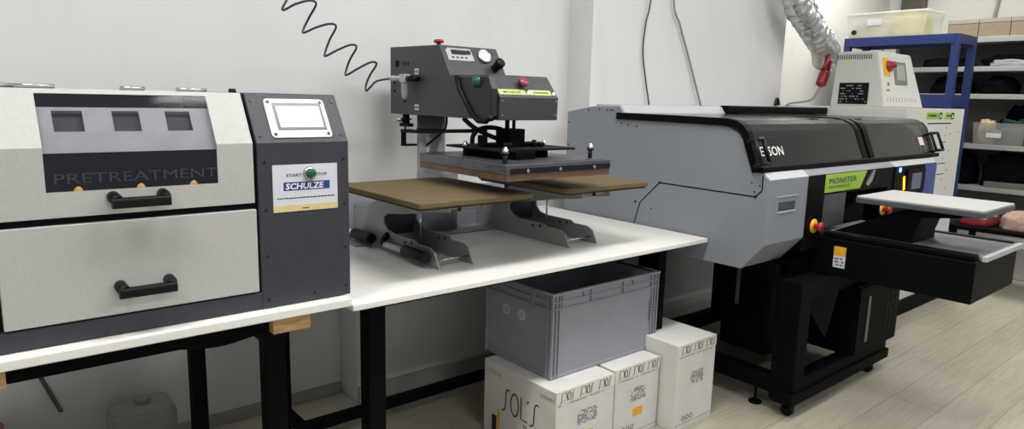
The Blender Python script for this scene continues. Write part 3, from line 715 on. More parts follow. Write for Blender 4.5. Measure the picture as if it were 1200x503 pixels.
build('rear_bar', MB().box(3.23, 4.35, 2.085, 2.14, 1.248, 1.290), PBLACK, pr, .008)
build('floor_pan', MB().box(PX0 + .018, PX1 - .018, 1.44, 2.07, .652, .70), PBLACK, pr)
# seam of the lower skirt, proud by a hair
sk_ = [(1.993, .652), (1.993, .755), (1.966, .850), (1.863, .951), (1.400, .946), (1.374, .972), (1.374, 1.030)]
sm = MB()
for a, b_ in zip(sk_[:-1], sk_[1:]):
    d = Vector((b_[0] - a[0], b_[1] - a[1])).normalized() * .0028; q = (-d.y, d.x)
    sm.add([(PX0 - .0006, a[0] + q[0], a[1] + q[1]), (PX0 - .0006, a[0] - q[0], a[1] - q[1]), (PX0 - .0006, b_[0] - q[0], b_[1] - q[1]), (PX0 - .0006, b_[0] + q[0], b_[1] + q[1])], [(0, 1, 2, 3)])
for (y, z) in ((1.993, .850 - .0), (1.863, .951), (1.400, .946)): sm.cyl((PX0 - .002, y, z), (PX0 + .001, y, z), .0055, n=10)
build('panel_seam', sm, GAP, pr)
for (y, z) in ((2.44, 1.19), (2.44, 1.08), (2.44, .99), (2.31, 1.253), (2.24, 1.258), (2.19, 1.257), (2.17, 1.257), (2.155, 1.257), (2.10, 1.20), (2.06, 1.195), (2.01, 1.19), (1.42, 1.00), (1.385, .99), (1.405, .965), (1.90, .83)):
    build('screw', MB().cyl((PX0 - .0012, y, z), (PX0 + .001, y, z), .0045 if z > 1 else .0035, n=10), SCREWM, pr)
# lid
lo_ = [(2.126, 1.248), (1.80, 1.246), (1.545, 1.243), (1.505, 1.237), (1.472, 1.222), (1.448, 1.196), (1.430, 1.150), (1.388, 1.048)]
def inset(P, d):
    Q = []
    for i, p in enumerate(P):
        t = (Vector(P[min(i + 1, len(P) - 1)]) - Vector(P[max(i - 1, 0)])).normalized(); Q.append((p[0] + (-t.y) * -d * -1 * (1 if True else 1), p[1] + t.x * d))
    return Q
li = inset(lo_, .030); li2 = inset(lo_, .004)
lid = build('lid', MB().shell(lo_, li, 'x', PX0 - .012, PX0 + .020), PBLACK, pr, .003, label='black framed smoked lid')
build('lid_frame', MB().shell(inset(lo_, -.004), li, 'x', 3.300, 3.350).shell(inset(lo_, -.004), li, 'x', 3.375, 3.425), PBLACK, lid, .003)
build('lid_frame', MB().shell(lo_, li, 'x', PX1 + .065, PX1 + .09), PBLACK, lid, .003)
build('lid_pane', MB().shell(lo_, li2, 'x', PX0 + .020, 3.300), LIDGLASS, lid, label='left smoked pane of the lid')
build('lid_pane', MB().shell(lo_, li2, 'x', 3.425, PX1 + .065), LIDGLASS, lid, label='right smoked pane of the lid')
build('lid_trim', MB().shell(lo_[-2:], inset(lo_[-2:], .02), 'x', PX0, PX1).box(PX0, PX1, 1.375, 1.42, 1.040, 1.055), PBLACK, lid) if False else build('lid_trim', MB().box(PX0 - .01, PX1 + .09, 1.372, 1.42, 1.0415, 1.062), PBLACK, lid, .002)
# dark gantry under the lid
build('gantry', MB().box(PX0 + .03, PX1 - .03, 1.66, 1.80, 1.06, 1.15), M('dark_gantry', (48, 48, 50), .5), pr, .004)
build('print_carriage', MB().box(3.52, 3.86, 1.58, 1.68, 1.00, 1.19), PBLACK, pr, .01)
build('interior_floor', MB().box(PX0 + .02, PX1 - .02, 1.42, 2.06, .985, .995), PBLACK, pr)
ft = (Vector((0, 1.430, 1.150)) - Vector((0, 1.388, 1.048))).normalized()
eo = Vector((0, 1.388, 1.048))
build('lettering', text_mb('EPSON', eo + Vector((2.434, 0, 0)) + ft * .058, X_, ft, .054, bold=.004, xs=1.06), WHITEINK, lid)
build('warning_sticker', MB().panel(eo + Vector((4.02, 0, 0)), X_, ft, .06, .045, .0006, .0006, 0, .062), M('pinkish_white_sticker', (220, 200, 200), .5), lid, label='small white and pink sticker')
nn_ = Vector(X_).cross(ft)
for hx in (2.368, 4.135):
    h = MB(); a = eo + ft * .020 + Vector((hx, 0, 0)); off = .030; wd = .062 if hx < 3 else .10; ht = .098; tk = .0125
    P_ = [a + nn_ * off, a + nn_ * off + Vector((wd, 0, 0)), a + nn_ * off + Vector((wd, 0, 0)) + ft * ht, a + nn_ * off + ft * ht]
    for i in range(4):
        p, q = P_[i], P_[(i + 1) % 4]; h.cyl(p, q, tk * .62, n=8)
    for p in P_: h.lathe(p, nn_, [(0, -tk * .62), (tk * .62, 0), (0, tk * .62)], 8)
    for p in (P_[0], P_[3]): h.cyl(p, p - nn_ * off, tk * .6, n=8)
    build('lid_handle', h, HANDLE, lid, label='black loop handle of the lid')
# front: left ink module
lm_ = [(1.345, .760), (1.345, 1.018), (1.372, 1.040), (1.42, 1.040), (1.46, .655), (1.437, .655)]
im = build('ink_module', MB().prism([(1.3445, .762), (1.3445, 1.016), (1.42, 1.016), (1.45, .655), (1.437, .655)], 'x', PX0 + .001, 2.700), PGREY, pr, .002, label='blue grey ink cartridge module')
build('module_cap', MB().prism([(1.3443, 1.016), (1.372, 1.041), (1.42, 1.041), (1.42, 1.016)], 'x', PX0 + .004, 2.698), PLIGHT, im, .001)
build('latch_recess', MB().box(2.478, 2.605, 1.3436, 1.346, .888, .925), PSLATE, im)
build('latch_edge', MB().box(2.474, 2.608, 1.341, 1.3446, .882, .888).box(2.46, 2.625, 1.342, 1.3446, .945, .9475), PLIGHT, im)
# front: black fascia
build('fascia', MB().box(2.700, 2.858, 1.350, 1.45, .70, 1.016).box(2.858, 3.56, 1.350, 1.45, .925, 1.016).box(3.50, 3.56, 1.350, 1.45, .70, .925), PBLACK, pr, .003, label='glossy black front fascia')
build('fascia_strip', MB().prism([(1.350, 1.016), (1.376, 1.041), (1.42, 1.041), (1.42, 1.016)], 'x', 2.700, 3.56), M('mid_grey_strip', (128, 130, 138), .45), pr, .001)
build('fascia_strip', MB().prism([(1.346, 1.016), (1.376, 1.041), (1.42, 1.041), (1.42, 1.016)], 'x', 3.56, 4.098), PLIGHT, pr, .001)
build('inner_tunnel', MB().box(2.852, 2.860, 1.36, 2.05, .70, .925).box(3.50, 3.51, 1.45, 2.05, .70, .925).box(2.858, 3.50, 2.04, 2.05, .70, .925).box(2.858, 3.50, 1.45, 2.05, .918, .925), PSLATE, pr, label='slate inner tunnel walls')
build('tunnel_guard', MB().box(2.862, 3.06, 1.348, 1.352, .785, .925), PSLATE, pr, .001)
nb = build('brand_plate', MB().panel((2.858, 1.350, .935), X_, Z_, 0, 0, .002, 0, pts=[(0, 0), (.335, 0), (.395, .078), (0, .078)]), LIME, pr, label='lime green maker plate')
build('lettering', text_mb('MONSTER', (2.885, 1.3478, .972), X_, Z_, .034, bold=0, xs=1.7), INK, nb)
build('small_print', text_mb('PERFORMANCES', (2.885, 1.3478, .952), X_, Z_, .0155, bold=0, xs=1.75), INK, nb)
build('badge', MB().panel((3.255, 1.350, .940), X_, Z_, 0, 0, .003, 0, pts=[(0, .008), (.025, 0), (.060, .02), (.085, .07), (.072, .074), (.03, .040)]), CHROME, pr, label='small silver leaf badge')
# right control module
build('control_module', MB().box(3.56, 4.098, 1.347, 1.45, .70, 1.016), PBLACK, pr, .003, label='black control module')
build('side_plate', MB().box(3.935, 4.096, 1.343, 1.347, .78, 1.012), BLUEP, pr, .001, label='deep blue plate beside the control screen')
build('control_inset', MB().box(3.565, 3.70, 1.3445, 1.347, .80, 1.012).box(3.70, 4.02, 1.3445, 1.347, .80, .885), PBLACK, pr)
scb = build('control_screen', MB().box(3.70, 3.93, 1.335, 1.347, .875, .995), PBLACK, pr, .004, label='black framed control screen')
build('display', MB().box(3.755, 3.875, 1.3343, 1.335, .893, .975), DISP, scb)
build('indicator_lamp', MB().cyl((3.615, 1.3445, .998), (3.615, 1.341, .998), .012, n=12), LEDB, pr, label='blue indicator light')
build('indicator_lamp', MB().panel((3.665, 1.3445, .892), X_, Z_, 0, 0, .002, 0, pts=[(.016, 0), (.034, .004), (.018, .072), (0, .068)]), LEDO, pr, label='orange indicator light')
# emergency stops
for (x, y, z) in ((2.790, 1.350, .800), (3.47, 1.350, .815)):
    r_ = build('emergency_stop', MB().lathe((x, y, z), NY, [(.030, 0), (.030, .004), (.012, .006)], 24), YEL, pr, label='yellow ring of the emergency stop')
    build('stop_button', MB().lathe((x, y, z), NY, [(.012, .004), (.012, .020), (.0195, .024), (.0205, .034), (.014, .040), (0, .042)], 24), RED, r_, label='red mushroom button')
# platen carrier
bx0, bx1 = 2.858, 3.368
car = build('platen_carrier', MB().box(bx0, bx1, .768, 1.60, .588, .748), PBLACK, pr, .004, label='black platen carrier box')
build('carrier_rim', MB().box(bx0 + .012, bx0 + .055, .775, 1.34, .748, .772), PBLACK, car, .006)
build('carrier_rim', MB().box(bx1 - .05, bx1 - .012, .775, 1.34, .748, .770), PBLACK, car, .006)
build('carrier_cover', MB().box(bx0 + .055, bx1 - .012, .752, 1.40, .748, .764), PTOPG, car, .003, label='grey speckled cover plate')
build('carrier_lip', MB().box(bx0 + .050, bx1 - .004, .748, .766, .746, .766), PLIGHT, car, .002)
ws = build('warning_label', MB().panel((bx0, 1.283, .628), NY, Z_, .050, .090, .0008), PAPERW, car, label='yellow and white warning label')
build('label_top', MB().panel((bx0, 1.283, .628), NY, Z_, .050, .040, .0003, .0008, 0, .050), YEL, ws)
build('small_print', dashes(MB(), (bx0, 1.279, .632), NY, Z_, .042, .040, 3, 3, .7, .0009, .6), INK, ws)
arm = build('platen_arm', MB().prism([(1.34, .764), (1.09, .885), (1.02, .905), (.86, .905), (.86, .890), (1.00, .870), (1.02, .80), (1.02, .764)], 'x', 2.955, 3.19), PBLACK, pr, .004, label='black arm under the platen')
pt = build('platen', MB().prism(rrect(2.896, .772, 3.275, 1.238, .012), 'z', .907, .927), PSLATE, pr, .003, label='garment platen with white pad')
build('platen_pad', MB().prism(rrect(2.899, .775, 3.272, 1.235, .012), 'z', .927, .935), PLATENW, pt, .002)
for x in (3.02, 3.15): build('lever', MB().cyl((x, .86, .895), (x, .80, .895), .008, n=10), CHROME, arm)

# stand
sd = thing('printer_stand', (3.08, 1.70, 0), 'black steel printer stand on small casters under the large printer', 'stand')
for (x0, x1, y0, y1) in ((2.622, 2.715, 1.288, 1.392), (3.46, 3.55, 1.288, 1.392), (2.622, 2.70, 2.06, 2.14), (3.46, 3.55, 2.06, 2.14)):
    build('leg', MB().box(x0, x1, y0, y1, .06, .585 if y0 < 1.5 else .65), STEEL, sd, .004)
build('top_rail', MB().box(2.70, 3.47, 1.30, 1.39, .50, .586).box(2.625, 2.70, 1.392, 2.06, .60, .650).box(3.47, 3.545, 1.392, 2.06, .60, .650).box(2.625, 2.715, 1.392, 1.45, .56, .65).box(2.70, 3.47, 2.07, 2.13, .60, .650), STEEL, sd, .003)
build('base_rail', MB().box(2.60, 3.56, 1.275, 1.36, .062, .110).box(2.63, 3.54, 1.285, 1.35, .110, .165).box(2.625, 2.70, 1.392, 2.06, .085, .155).box(3.47, 3.545, 1.392, 2.06, .085, .155).box(2.70, 3.47, 2.07, 2.13, .085, .155), STEEL, sd, .004)
build('bracket', MB().prism([(2.72, .50), (2.95, .585), (2.72, .585)], 'y', 1.33, 1.36), STEEL, sd)
build('support_plate', MB().box(2.60, 3.60, 1.395, 1.44, .585, .651), STEEL, sd, .002)
for (x, y) in ((2.655, 1.315), (3.44, 1.32), (2.655, 2.10), (3.50, 2.10)):
    c = build('caster', MB().box(x - .022, x + .022, y - .012, y + .012, .035, .063).box(x - .022, x - .016, y - .018, y + .018, .012, .05).box(x + .016, x + .022, y - .018, y + .018, .012, .05), GAP, sd, .002)
    build('wheel', MB().cyl((x - .014, y, .024), (x + .014, y, .024), .024, n=18), HANDLE, c)
build('levelling_foot', MB().cyl((2.66, 1.47, .0), (2.66, 1.47, .008), .028, n=16).cyl((2.66, 1.47, .008), (2.66, 1.47, .09), .006, n=10), STEEL, sd)
# black vented unit standing in the stand
vu = thing('maintenance_unit', (3.38, 1.60, .165), 'black vented cabinet standing inside the right half of the printer stand', 'cabinet')
build('cabinet_body', MB().box(3.12, 3.58, 1.27, 2.03, .166, .497), PBLACK, vu, .004)
build('cabinet_front', MB().box(3.125, 3.575, 1.262, 1.27, .17, .49), STEEL, vu, .003)
vs2 = MB()
for r_ in range(6):
    for c_ in range(3): vs2.box(3.42 + c_ * .05, 3.455 + c_ * .05, 1.2605, 1.263, .23 + r_ * .042, .255 + r_ * .042)
build('vent_slot', vs2, GAP, vu)
build('handle_slot', MB().box(3.21, 3.235, 1.258, 1.263, .22, .44), M('dull_silver_handle', (110, 110, 112), .4, .5), vu, label='dull silver vertical handle')
build('side_flap', MB().prism([(1.36, .46), (1.60, .47), (1.40, .22)], 'x', 3.117, 3.12), M('dark_grey_film', (62, 64, 68), .3), vu, label='dark grey plastic side flap')
# black filler block added to keep the opening under the printer dark
props(build('dark_filler_rear', MB().prism(rrect(2.76, 1.72, 3.08, 2.04, .03), 'z', .156, .56), PBLACK, bevel=.006), 'added black filler block darkening the back of the printer stand', 'tank') if False else None
wt = build('dark_filler_block', MB().prism(rrect(2.78, 1.50, 3.08, 1.76, .03), 'z', 0.175, .64), PBLACK, sd, .006, label='added black filler block darkening the gap behind the front leg')
build('highlight_strip', MB().box(2.7785, 2.781, 1.66, 1.68, .38, .56), M('grey_highlight', (120, 122, 126), .25, .4), wt, label='grey strip painted as a highlight')  # grey strip stands in for a highlight on the dark block

# ------------------------------------------------------------------ white cabinet and control box behind the printer
cab = thing('white_machine_cabinet', (4.84, 2.0, 0), 'tall white machine cabinet with lime stickers behind the right end of the printer', 'cabinet')
build('cabinet_body', MB().box(4.36, 5.32, 1.62, 2.42, .09, 1.302), CABW, cab, .004)
build('plinth', MB().box(4.30, 5.60, 1.60, 2.42, 0, .09), STEEL, cab, .003)
so_ = (4.36, 1.62, .09)
for i, (x, w_) in enumerate(((4.66, .27), (4.97, .17))):
    s = build('sticker', MB().panel((x, 1.62, 1.235), X_, Z_, w_, .042, .0008), LIME, cab, label='lime green strip sticker')
    build('small_print', dashes(MB(), (x + .03, 1.62, 1.245), X_, Z_, w_ * .55, .022, 1, 3 + i, .9, .0009, .6), INK, s)
    build('badge', MB().panel((x + w_ - .055, 1.62, 1.235), X_, Z_, .04, .042, .0006, .0009), GAP, s)
    build('badge_mark', MB().panel((x + w_ - .045, 1.62, 1.243), X_, Z_, .018, .022, .0004, .0016), WHITEINK, s)
ln = MB(); ln.box(4.70, 5.10, 1.6192, 1.62, 1.205, 1.212).box(4.92, 5.04, 1.6192, 1.62, 1.085, 1.090).box(4.95, 5.08, 1.6192, 1.62, .945, .950).box(4.95, 5.08, 1.6192, 1.62, .875, .880)
build('panel_slot', ln, GAP, cab)
for x, z in ((5.02, 1.18), (5.10, 1.14), (5.02, 1.13), (5.11, 1.03), (5.03, .98), (5.12, .90), (5.04, .84), (5.14, .78), (5.25, .6), (5.25, 1.15)):
    build('rivet', MB().cyl((x, 1.6205, z), (x, 1.619, z), .006, n=8), SCREWM, cab)
cb = thing('control_box', (4.9, 2.0, 1.302), 'white tapered control box with red rotary switch and small screen, on the white cabinet', 'control box')
def frustum(mb, bx0, bx1, by0, by1, z0, tx0, tx1, ty0, ty1, z1):
    vs = [(bx0, by0, z0), (bx1, by0, z0), (bx1, by1, z0), (bx0, by1, z0), (tx0, ty0, z1), (tx1, ty0, z1), (tx1, ty1, z1), (tx0, ty1, z1)]
    mb.add(vs, [(0, 3, 2, 1), (4, 5, 6, 7), (0, 1, 5, 4), (1, 2, 6, 5), (2, 3, 7, 6), (3, 0, 4, 7)])
fb0, fb1 = (4.62, 1.86), (4.62, 2.20)
fz = 1.302; FT = 1.655
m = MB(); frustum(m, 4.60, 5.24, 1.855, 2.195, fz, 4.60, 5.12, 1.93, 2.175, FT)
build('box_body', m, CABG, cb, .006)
fo = Vector((4.60, 1.855, fz)); fv = Vector((0, .075, FT - fz)).normalized()
ff = build('front_plate', MB().panel(fo, X_, fv, 0, 0, .003, .0005, pts=[(.004, .004), (.634, .004), (.516, .352), (.004, .352)]), CABW, cb, label='white sloping front plate')
ys = build('switch_plate', MB().panel(fo, X_, fv, 0, 0, .003, .0035, pts=rrect(.055, .200, .155, .318, .012)), YEL, ff, label='yellow switch plate')
nf = Vector(X_).cross(fv); rc = fo + Vector(X_) * .135 + fv * .268
build('rotary_switch', MB().lathe(rc, nf, [(.038, .004), (.038, .020), (.024, .024), (.020, .050), (0, .052)], 20), REDPL, ff, label='dark red rotary main switch')
build('key_switch', MB().lathe(fo + Vector(X_) * .105 + fv * .150, nf, [(.012, 0), (.012, .008), (0, .009)], 12).panel(fo, X_, fv, .05, .010, .002, .003, .07, .105), M('brass_tone', (170, 120, 70), .4, .4), ff)
cs_ = build('screen_frame', MB().panel(fo, X_, fv, 0, 0, .006, .0035, pts=rrect(.215, .150, .405, .300, .008)), M('grey_screen_frame', (128, 130, 130), .35, .3), ff, label='small grey screen')
build('display', MB().panel(fo, X_, fv, .130, .100, .001, .0095, .245, .180), M('dull_display', (158, 160, 160), .25), cs_)
vt = MB()
for k in range(11): vt.panel(fo, X_, fv, 0, 0, .001, .0035, pts=[(.06 + k * .046, .035), (.066 + k * .046, .035), (.084 + k * .046, .065), (.078 + k * .046, .065)])
build('vent_slot', vt, M('slot_grey', (130, 132, 130), .6), ff)
lsv = Vector((0, 0, 1)); m = MB()
for k in range(16): m.box(4.598, 4.600, 2.168 - k * .014, 2.173 - k * .014, 1.605, 1.635)
build('vent_slot', m, SCREWM, cb)
dpl = build('data_plate', MB().box(4.597, 4.600, 1.955, 2.145, 1.318, 1.455), GAP, cb, .001, label='black data plate')
m = MB(); dashes(m, (4.597, 2.135, 1.326), NY, Z_, .17, .12, 7, 21, .42, .0006, .35)
build('small_print', m, M('grey_print', (150, 150, 150), .6), dpl)

# ------------------------------------------------------------------ duct, plug, cables
dpts = [(4.10, 2.33, 2.60), (4.14, 2.32, 2.30), (4.25, 2.32, 1.985), (4.40, 2.32, 1.872), (4.60, 2.33, 1.767), (4.80, 2.36, 1.685), (5.0, 2.45, 1.63)]
dm = MB(); P0 = [Vector(p) for p in dpts]
Q = []
for i in range(len(P0) - 1):
    a = P0[max(i - 1, 0)]; b_ = P0[i]; c = P0[i + 1]; d = P0[min(i + 2, len(P0) - 1)]
    for s in range(16):
        t = s / 16; Q.append(0.5 * ((2 * b_) + (c - a) * t + (2 * a - 5 * b_ + 4 * c - d) * t * t + (3 * b_ - a - 3 * c + d) * t ** 3))
rr = [.086 + .006 * math.sin(i * 1.57) + .007 * noise.noise(Vector((i * .35, 3, 1))) for i in range(len(Q))]
n = 28; up = Vector((0, 1, 0)); vs = []
for i, p in enumerate(Q):
    t = (Q[min(i + 1, len(Q) - 1)] - Q[max(i - 1, 0)]).normalized(); u = (up - t * up.dot(t)).normalized(); w_ = t.cross(u)
    for k in range(n):
        a = 2 * PI * k / n; e = u * math.cos(a) + w_ * math.sin(a)
        r_ = rr[i] * (1 + .07 * noise.noise(Vector((i * .45, math.cos(a) * 2.5, math.sin(a) * 2.5))))
        vs.append(p + e * r_)
dm.add(vs, [(i * n + k, i * n + (k + 1) % n, (i + 1) * n + (k + 1) % n, (i + 1) * n + k) for i in range(len(Q) - 1) for k in range(n)], False)
props(build('air_duct', dm, FOIL), 'crumpled silver flexible air duct curving down the wall', 'duct')
pg = thing('power_plug', (4.70, 2.30, 1.42), 'dark red industrial plug hanging on a grey cable beneath the silver duct', 'plug')
a = Vector((4.655, 2.30, 1.445)); b_ = Vector((4.715, 2.30, 1.56)); dd = (b_ - a).normalized()
build('plug_body', MB().lathe(a, dd, [(.014, -.015), (.034, 0), (.036, .085), (.030, .092), (.0, .092)], 18), REDPL, pg, .001)
c = b_; build('plug_collar', MB().tube([c - dd * .03 + Vector((-.03, 0, .012)), c + Vector((-.01, 0, .03)), c + Vector((.012, 0, .095))], .016, 10).tube([c - dd * .03 + Vector((.035, 0, -.01)), c + Vector((.045, 0, .045)), c + Vector((.0, 0, .05))], .013, 10), REDPL, pg)
build('plug_label', MB().panel(c + Vector((-.015, -.040, -.012)), X_, Z_, .036, .034, .002), PAPERW, pg, label='small pinkish white tag')
build('cable', MB().tube([a - dd * .01, a - dd * .04 + Vector((-.01, 0, 0)), (4.56, 2.30, 1.345), (4.46, 2.33, 1.322), (4.36, 2.35, 1.312), (4.33, 2.36, 1.296)], .0065, 8, 5), CABLEG, pg)
props(build('wall_cable', MB().tube([(3.00, 2.47, 2.6), (3.012, 2.47, 1.90), (2.985, 2.475, 1.72), (2.978, 2.478, 1.57), (3.01, 2.475, 1.42), (3.06, 2.47, 1.24)], .0042, 8, 6), CABLED), 'thin dark cable hanging down the wall, left of the two behind the printer', 'cable')
props(build('wall_cable', MB().tube([(3.19, 2.47, 2.6), (3.205, 2.47, 1.90), (3.28, 2.472, 1.74), (3.37, 2.474, 1.59), (3.445, 2.472, 1.45), (3.55, 2.465, 1.24)], .0058, 8, 6), CABLEG), 'thicker grey cable hanging down the wall, right of the two behind the printer', 'cable')
props(build('cable_clip', MB().tube([(4.40, 2.478, 1.295), (4.415, 2.478, 1.34), (4.435, 2.478, 1.335), (4.45, 2.478, 1.30)], .008, 8, 3).box(4.425, 4.437, 2.475, 2.49, 1.30, 1.345), SCREWM), 'small dark metal cable clip fixed to the wall above the printer', 'clip')

# ------------------------------------------------------------------ blue rack and tub
br_ = thing('metal_rack', (6.66, 2.5, 0), 'royal blue steel rack at the back with a yellowish tub on top', 'rack')
for (x, y) in ((6.45, 2.07), (6.83, 2.07), (6.45, 2.95), (6.83, 2.95)):
    p = build('post', MB().box(x, x + .055, y, y + .055, 0, 1.915), RBLUE, br_, .002)
for z0, z1 in ((1.838, 1.915), (1.312, 1.42), (.75, .83), (.16, .24)):
    build('beam', MB().box(6.445, 6.475, 2.10, 2.975, z0, z1).box(6.86, 6.885, 2.10, 2.975, z0, z1).box(6.475, 6.86, 2.072, 2.095, z0, z1).box(6.475, 6.86, 2.97, 2.99, z0, z1), RBLUE, br_, .002)
build('shelf_board', MB().box(6.475, 6.86, 2.095, 2.97, 1.895, 1.912).box(6.475, 6.86, 2.095, 2.97, .80, .825).box(6.475, 6.86, 2.095, 2.97, .21, .235), SHELFG, br_, .001)
tb = thing('storage_tub', (6.66, 2.66, 1.9155), 'yellowish translucent storage tub on top of the blue rack', 'tub')
def taper(x0, x1, y0, y1, z0, z1, g):
    m = MB(); frustum(m, x0 + g, x1 - g, y0 + g, y1 - g, z0, x0, x1, y0, y1, z1); m.f = [f for i, f in enumerate(m.f) if i != 1]; m.s = m.s[:5]; return m
build('tub_shell', taper(6.45, 6.84, 2.33, 3.00, 1.916, 2.115, .02), YELLOWP, tb, label='yellowish translucent tub walls')
build('tub_lid', MB().prism(rrect(6.44, 2.32, 6.85, 3.01, .03), 'z', 2.112, 2.130), YELLOWP, tb, .004)
build('tub_latch', MB().cyl((6.462, 2.93, 1.965), (6.452, 2.93, 1.965), .022, n=18), SCREWM, tb)
build('sticker', MB().box(6.452, 6.456, 2.70, 2.82, 2.02, 2.075), PAPERW, tb, label='small white sticker')
props(build('folded_cloth', MB().prism(rrect(6.50, 2.40, 6.80, 2.62, .02), 'z', 1.918, 2.09), M('yellow_cloth', (222, 208, 110), .8, var=.15), bevel=.02, seg=3, origin=None), 'bright yellow folded cloth inside the translucent tub', 'cloth')
props(build('folded_cloth', MB().prism(rrect(6.50, 2.66, 6.80, 2.94, .02), 'z', 1.918, 2.06), M('cream_cloth', (214, 208, 180), .8, var=.1), bevel=.02, seg=3), 'cream folded cloth in the far end of the translucent tub', 'cloth')

# ------------------------------------------------------------------ grey shelving and its goods
gs = thing('shelving_unit', (7.64, 2.1, 0), 'pale grey steel shelving along the right wall behind the blue rack', 'shelving')
LV = [1.962, 1.695, 1.445, .985, .595, .15]
for z in LV:
    build('shelf', MB().box(7.395, 7.88, 1.05, 3.10, z - .045 if z < 1.9 else z - .05, z), SHELFG, gs, .003)
for (x, y) in ((7.40, 1.05), (7.84, 1.05), (7.40, 3.06), (7.84, 3.06)):
    build('upright', MB().box(x, x + .04, y, y + .04, 0, 1.962), SHELFG, gs, .002)
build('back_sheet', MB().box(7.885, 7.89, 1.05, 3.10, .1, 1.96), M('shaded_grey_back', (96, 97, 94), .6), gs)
def blob(x0, x1, y0, y1, z0, z1, seed, amp=.18, folds=6.0):
    m = MB(); n1, n2 = 26, 18; cx, cy = (x0 + x1) / 2, (y0 + y1) / 2; vs = []
    for j in range(n2 + 1):
        ph = (j / n2) * PI * .5
        for i in range(n1):
            a = 2 * PI * i / n1
            ex = math.copysign(abs(math.cos(a)) ** .6, math.cos(a)); ey = math.copysign(abs(math.sin(a)) ** .6, math.sin(a))
            cr_ = math.cos(ph) ** .45; d = 1 + amp * noise.noise(Vector((ex * 1.6 + seed * 7.1, ey * 1.6, ph * 2.4))) + amp * .35 * noise.noise(Vector((ex * folds, ey * folds + seed, ph * folds)))
            vs.append((cx + ex * cr_ * (x1 - x0) / 2 * min(d, 1.08), cy + ey * cr_ * (y1 - y0) / 2 * min(d, 1.08), z0 + (math.sin(ph) ** .8) * (z1 - z0) * max(.4, d)))
    fs = [(j * n1 + i, j * n1 + (i + 1) % n1, (j + 1) * n1 + (i + 1) % n1, (j + 1) * n1 + i) for j in range(n2) for i in range(n1)]
    m.add(vs, fs, True); m.add(vs[:n1], [tuple(range(n1 - 1, -1, -1))]); return m
goods = [
 (7.44, 7.80, 2.30, 2.72, 1, 1.785, 'flat black garment bundle in plastic on the second grey shelf, behind the blue post'),
 (7.44, 7.80, 1.72, 2.22, 1, 1.800, 'flat black garment bundle on the second grey shelf, right of the blue rack'),
 (7.44, 7.80, 1.15, 1.66, 1, 1.785, 'black garment bundle at the right end of the second grey shelf'),
 (7.44, 7.80, 2.28, 2.62, 2, 1.60, 'black clothing heap on the third grey shelf, seen left of the blue post'),
 (7.44, 7.80, 1.92, 2.20, 2, 1.60, 'black clothing heap on the third grey shelf, just right of the blue rack'),
 (7.44, 7.80, 1.40, 1.74, 2, 1.57, 'dark clothing heap on the third grey shelf at the right edge of the picture'),
 (7.46, 7.80, 1.72, 2.10, 4, .900, 'large black clothing heap on the lower grey shelf under the clear tub'),
 (7.46, 7.80, 2.14, 2.60, 4, .900, 'black clothing heap on the lower grey shelf, left, beside the blue post'),
]
for i, (x0, x1, y0, y1, lv, zt, lab) in enumerate(goods):
    z = LV[lv] + .001
    props(build('clothing_pile', blob(x0, x1, y0, y1, z, zt, i + 1), CLOTH), lab, 'clothes', 'black clothes piles on the grey shelving')
props(build('clothing_pile', blob(7.60, 7.86, 1.45, 2.05, LV[3] + .001, 1.34, 12), CLOTH), 'tall black clothing heap behind the clear tub on the grey shelving', 'clothes', 'black clothes piles on the grey shelving')
props(build('plastic_bag', blob(7.41, 7.44, 1.80, 2.10, LV[1] + .001, 1.75, 15, .3, 9), CLEARP), 'crinkled clear plastic wrap at the front of the second grey shelf', 'plastic wrap')
# brown cartons on top
for i, (y0, y1, lab) in enumerate(((2.24, 2.49, 'low brown cardboard box with grey top, leftmost on the grey shelving'), (1.99, 2.235, 'low brown cardboard box with grey top, second from left on the grey shelving'), (1.60, 1.985, 'low brown cardboard box with grey top at the right edge, on the grey shelving'))):
    t = thing('cardboard_box', (7.6, (y0 + y1) / 2, 1.963), lab, 'box', 'brown boxes on top of the grey shelving')
    build('carton_body', MB().box(7.42, 7.82, y0, y1, 1.963, 2.088), CARD, t, .002)
    build('carton_lid', MB().box(7.415, 7.825, y0 - .001, y1 + .001, 2.088, 2.125), CARDTOP, t, .002)
props(build('white_carton', MB().box(7.45, 7.70, 2.44, 2.57, LV[1] + .001, 1.905), CARTON, bevel=.002), 'small white carton behind the black bundles on the second grey shelf', 'box') if False else None
# clear tub with beige cloth and green cord
tb2 = thing('storage_tub', (7.5, 1.98, LV[3] + .001), 'cloudy clear tub with beige cloth and green cord on the grey shelving', 'tub')
build('tub_shell', taper(7.40, 7.585, 1.76, 2.17, LV[3] + .001, 1.185, .015), CLEARB, tb2)
build('tub_rim', MB().box(7.392, 7.592, 1.752, 2.178, 1.178, 1.190).box(7.405, 7.58, 1.77, 2.165, 1.170, 1.178), CLEARB, tb2, .003) if False else None
props(build('folded_cloth', blob(7.425, 7.57, 2.00, 2.15, LV[3] + .004, 1.205, 21, .12), BEIGEC), 'beige cloth bundle in the left half of the cloudy clear tub', 'cloth')
gcord = MB()
for k in range(5):
    gcord.tube([(7.50 + .055 * math.cos(a) * (1 - .05 * k), 1.88 + .10 * math.sin(a) * (1 - .06 * k), 1.18 + .008 * k + .014 * math.sin(2 * a + k)) for a in [2 * PI * i / 20 for i in range(20)]], .006, 6)
props(build('coiled_cord', gcord, GREENC), 'coil of dark green cord lying on the clear tub contents', 'cord')
props(build('folded_cloth', blob(7.425, 7.57, 1.785, 1.985, LV[3] + .004, 1.165, 24, .12), M('grey_cloth', (98, 102, 100), .85)), 'grey cloth bundle under the green cord in the clear tub', 'cloth')
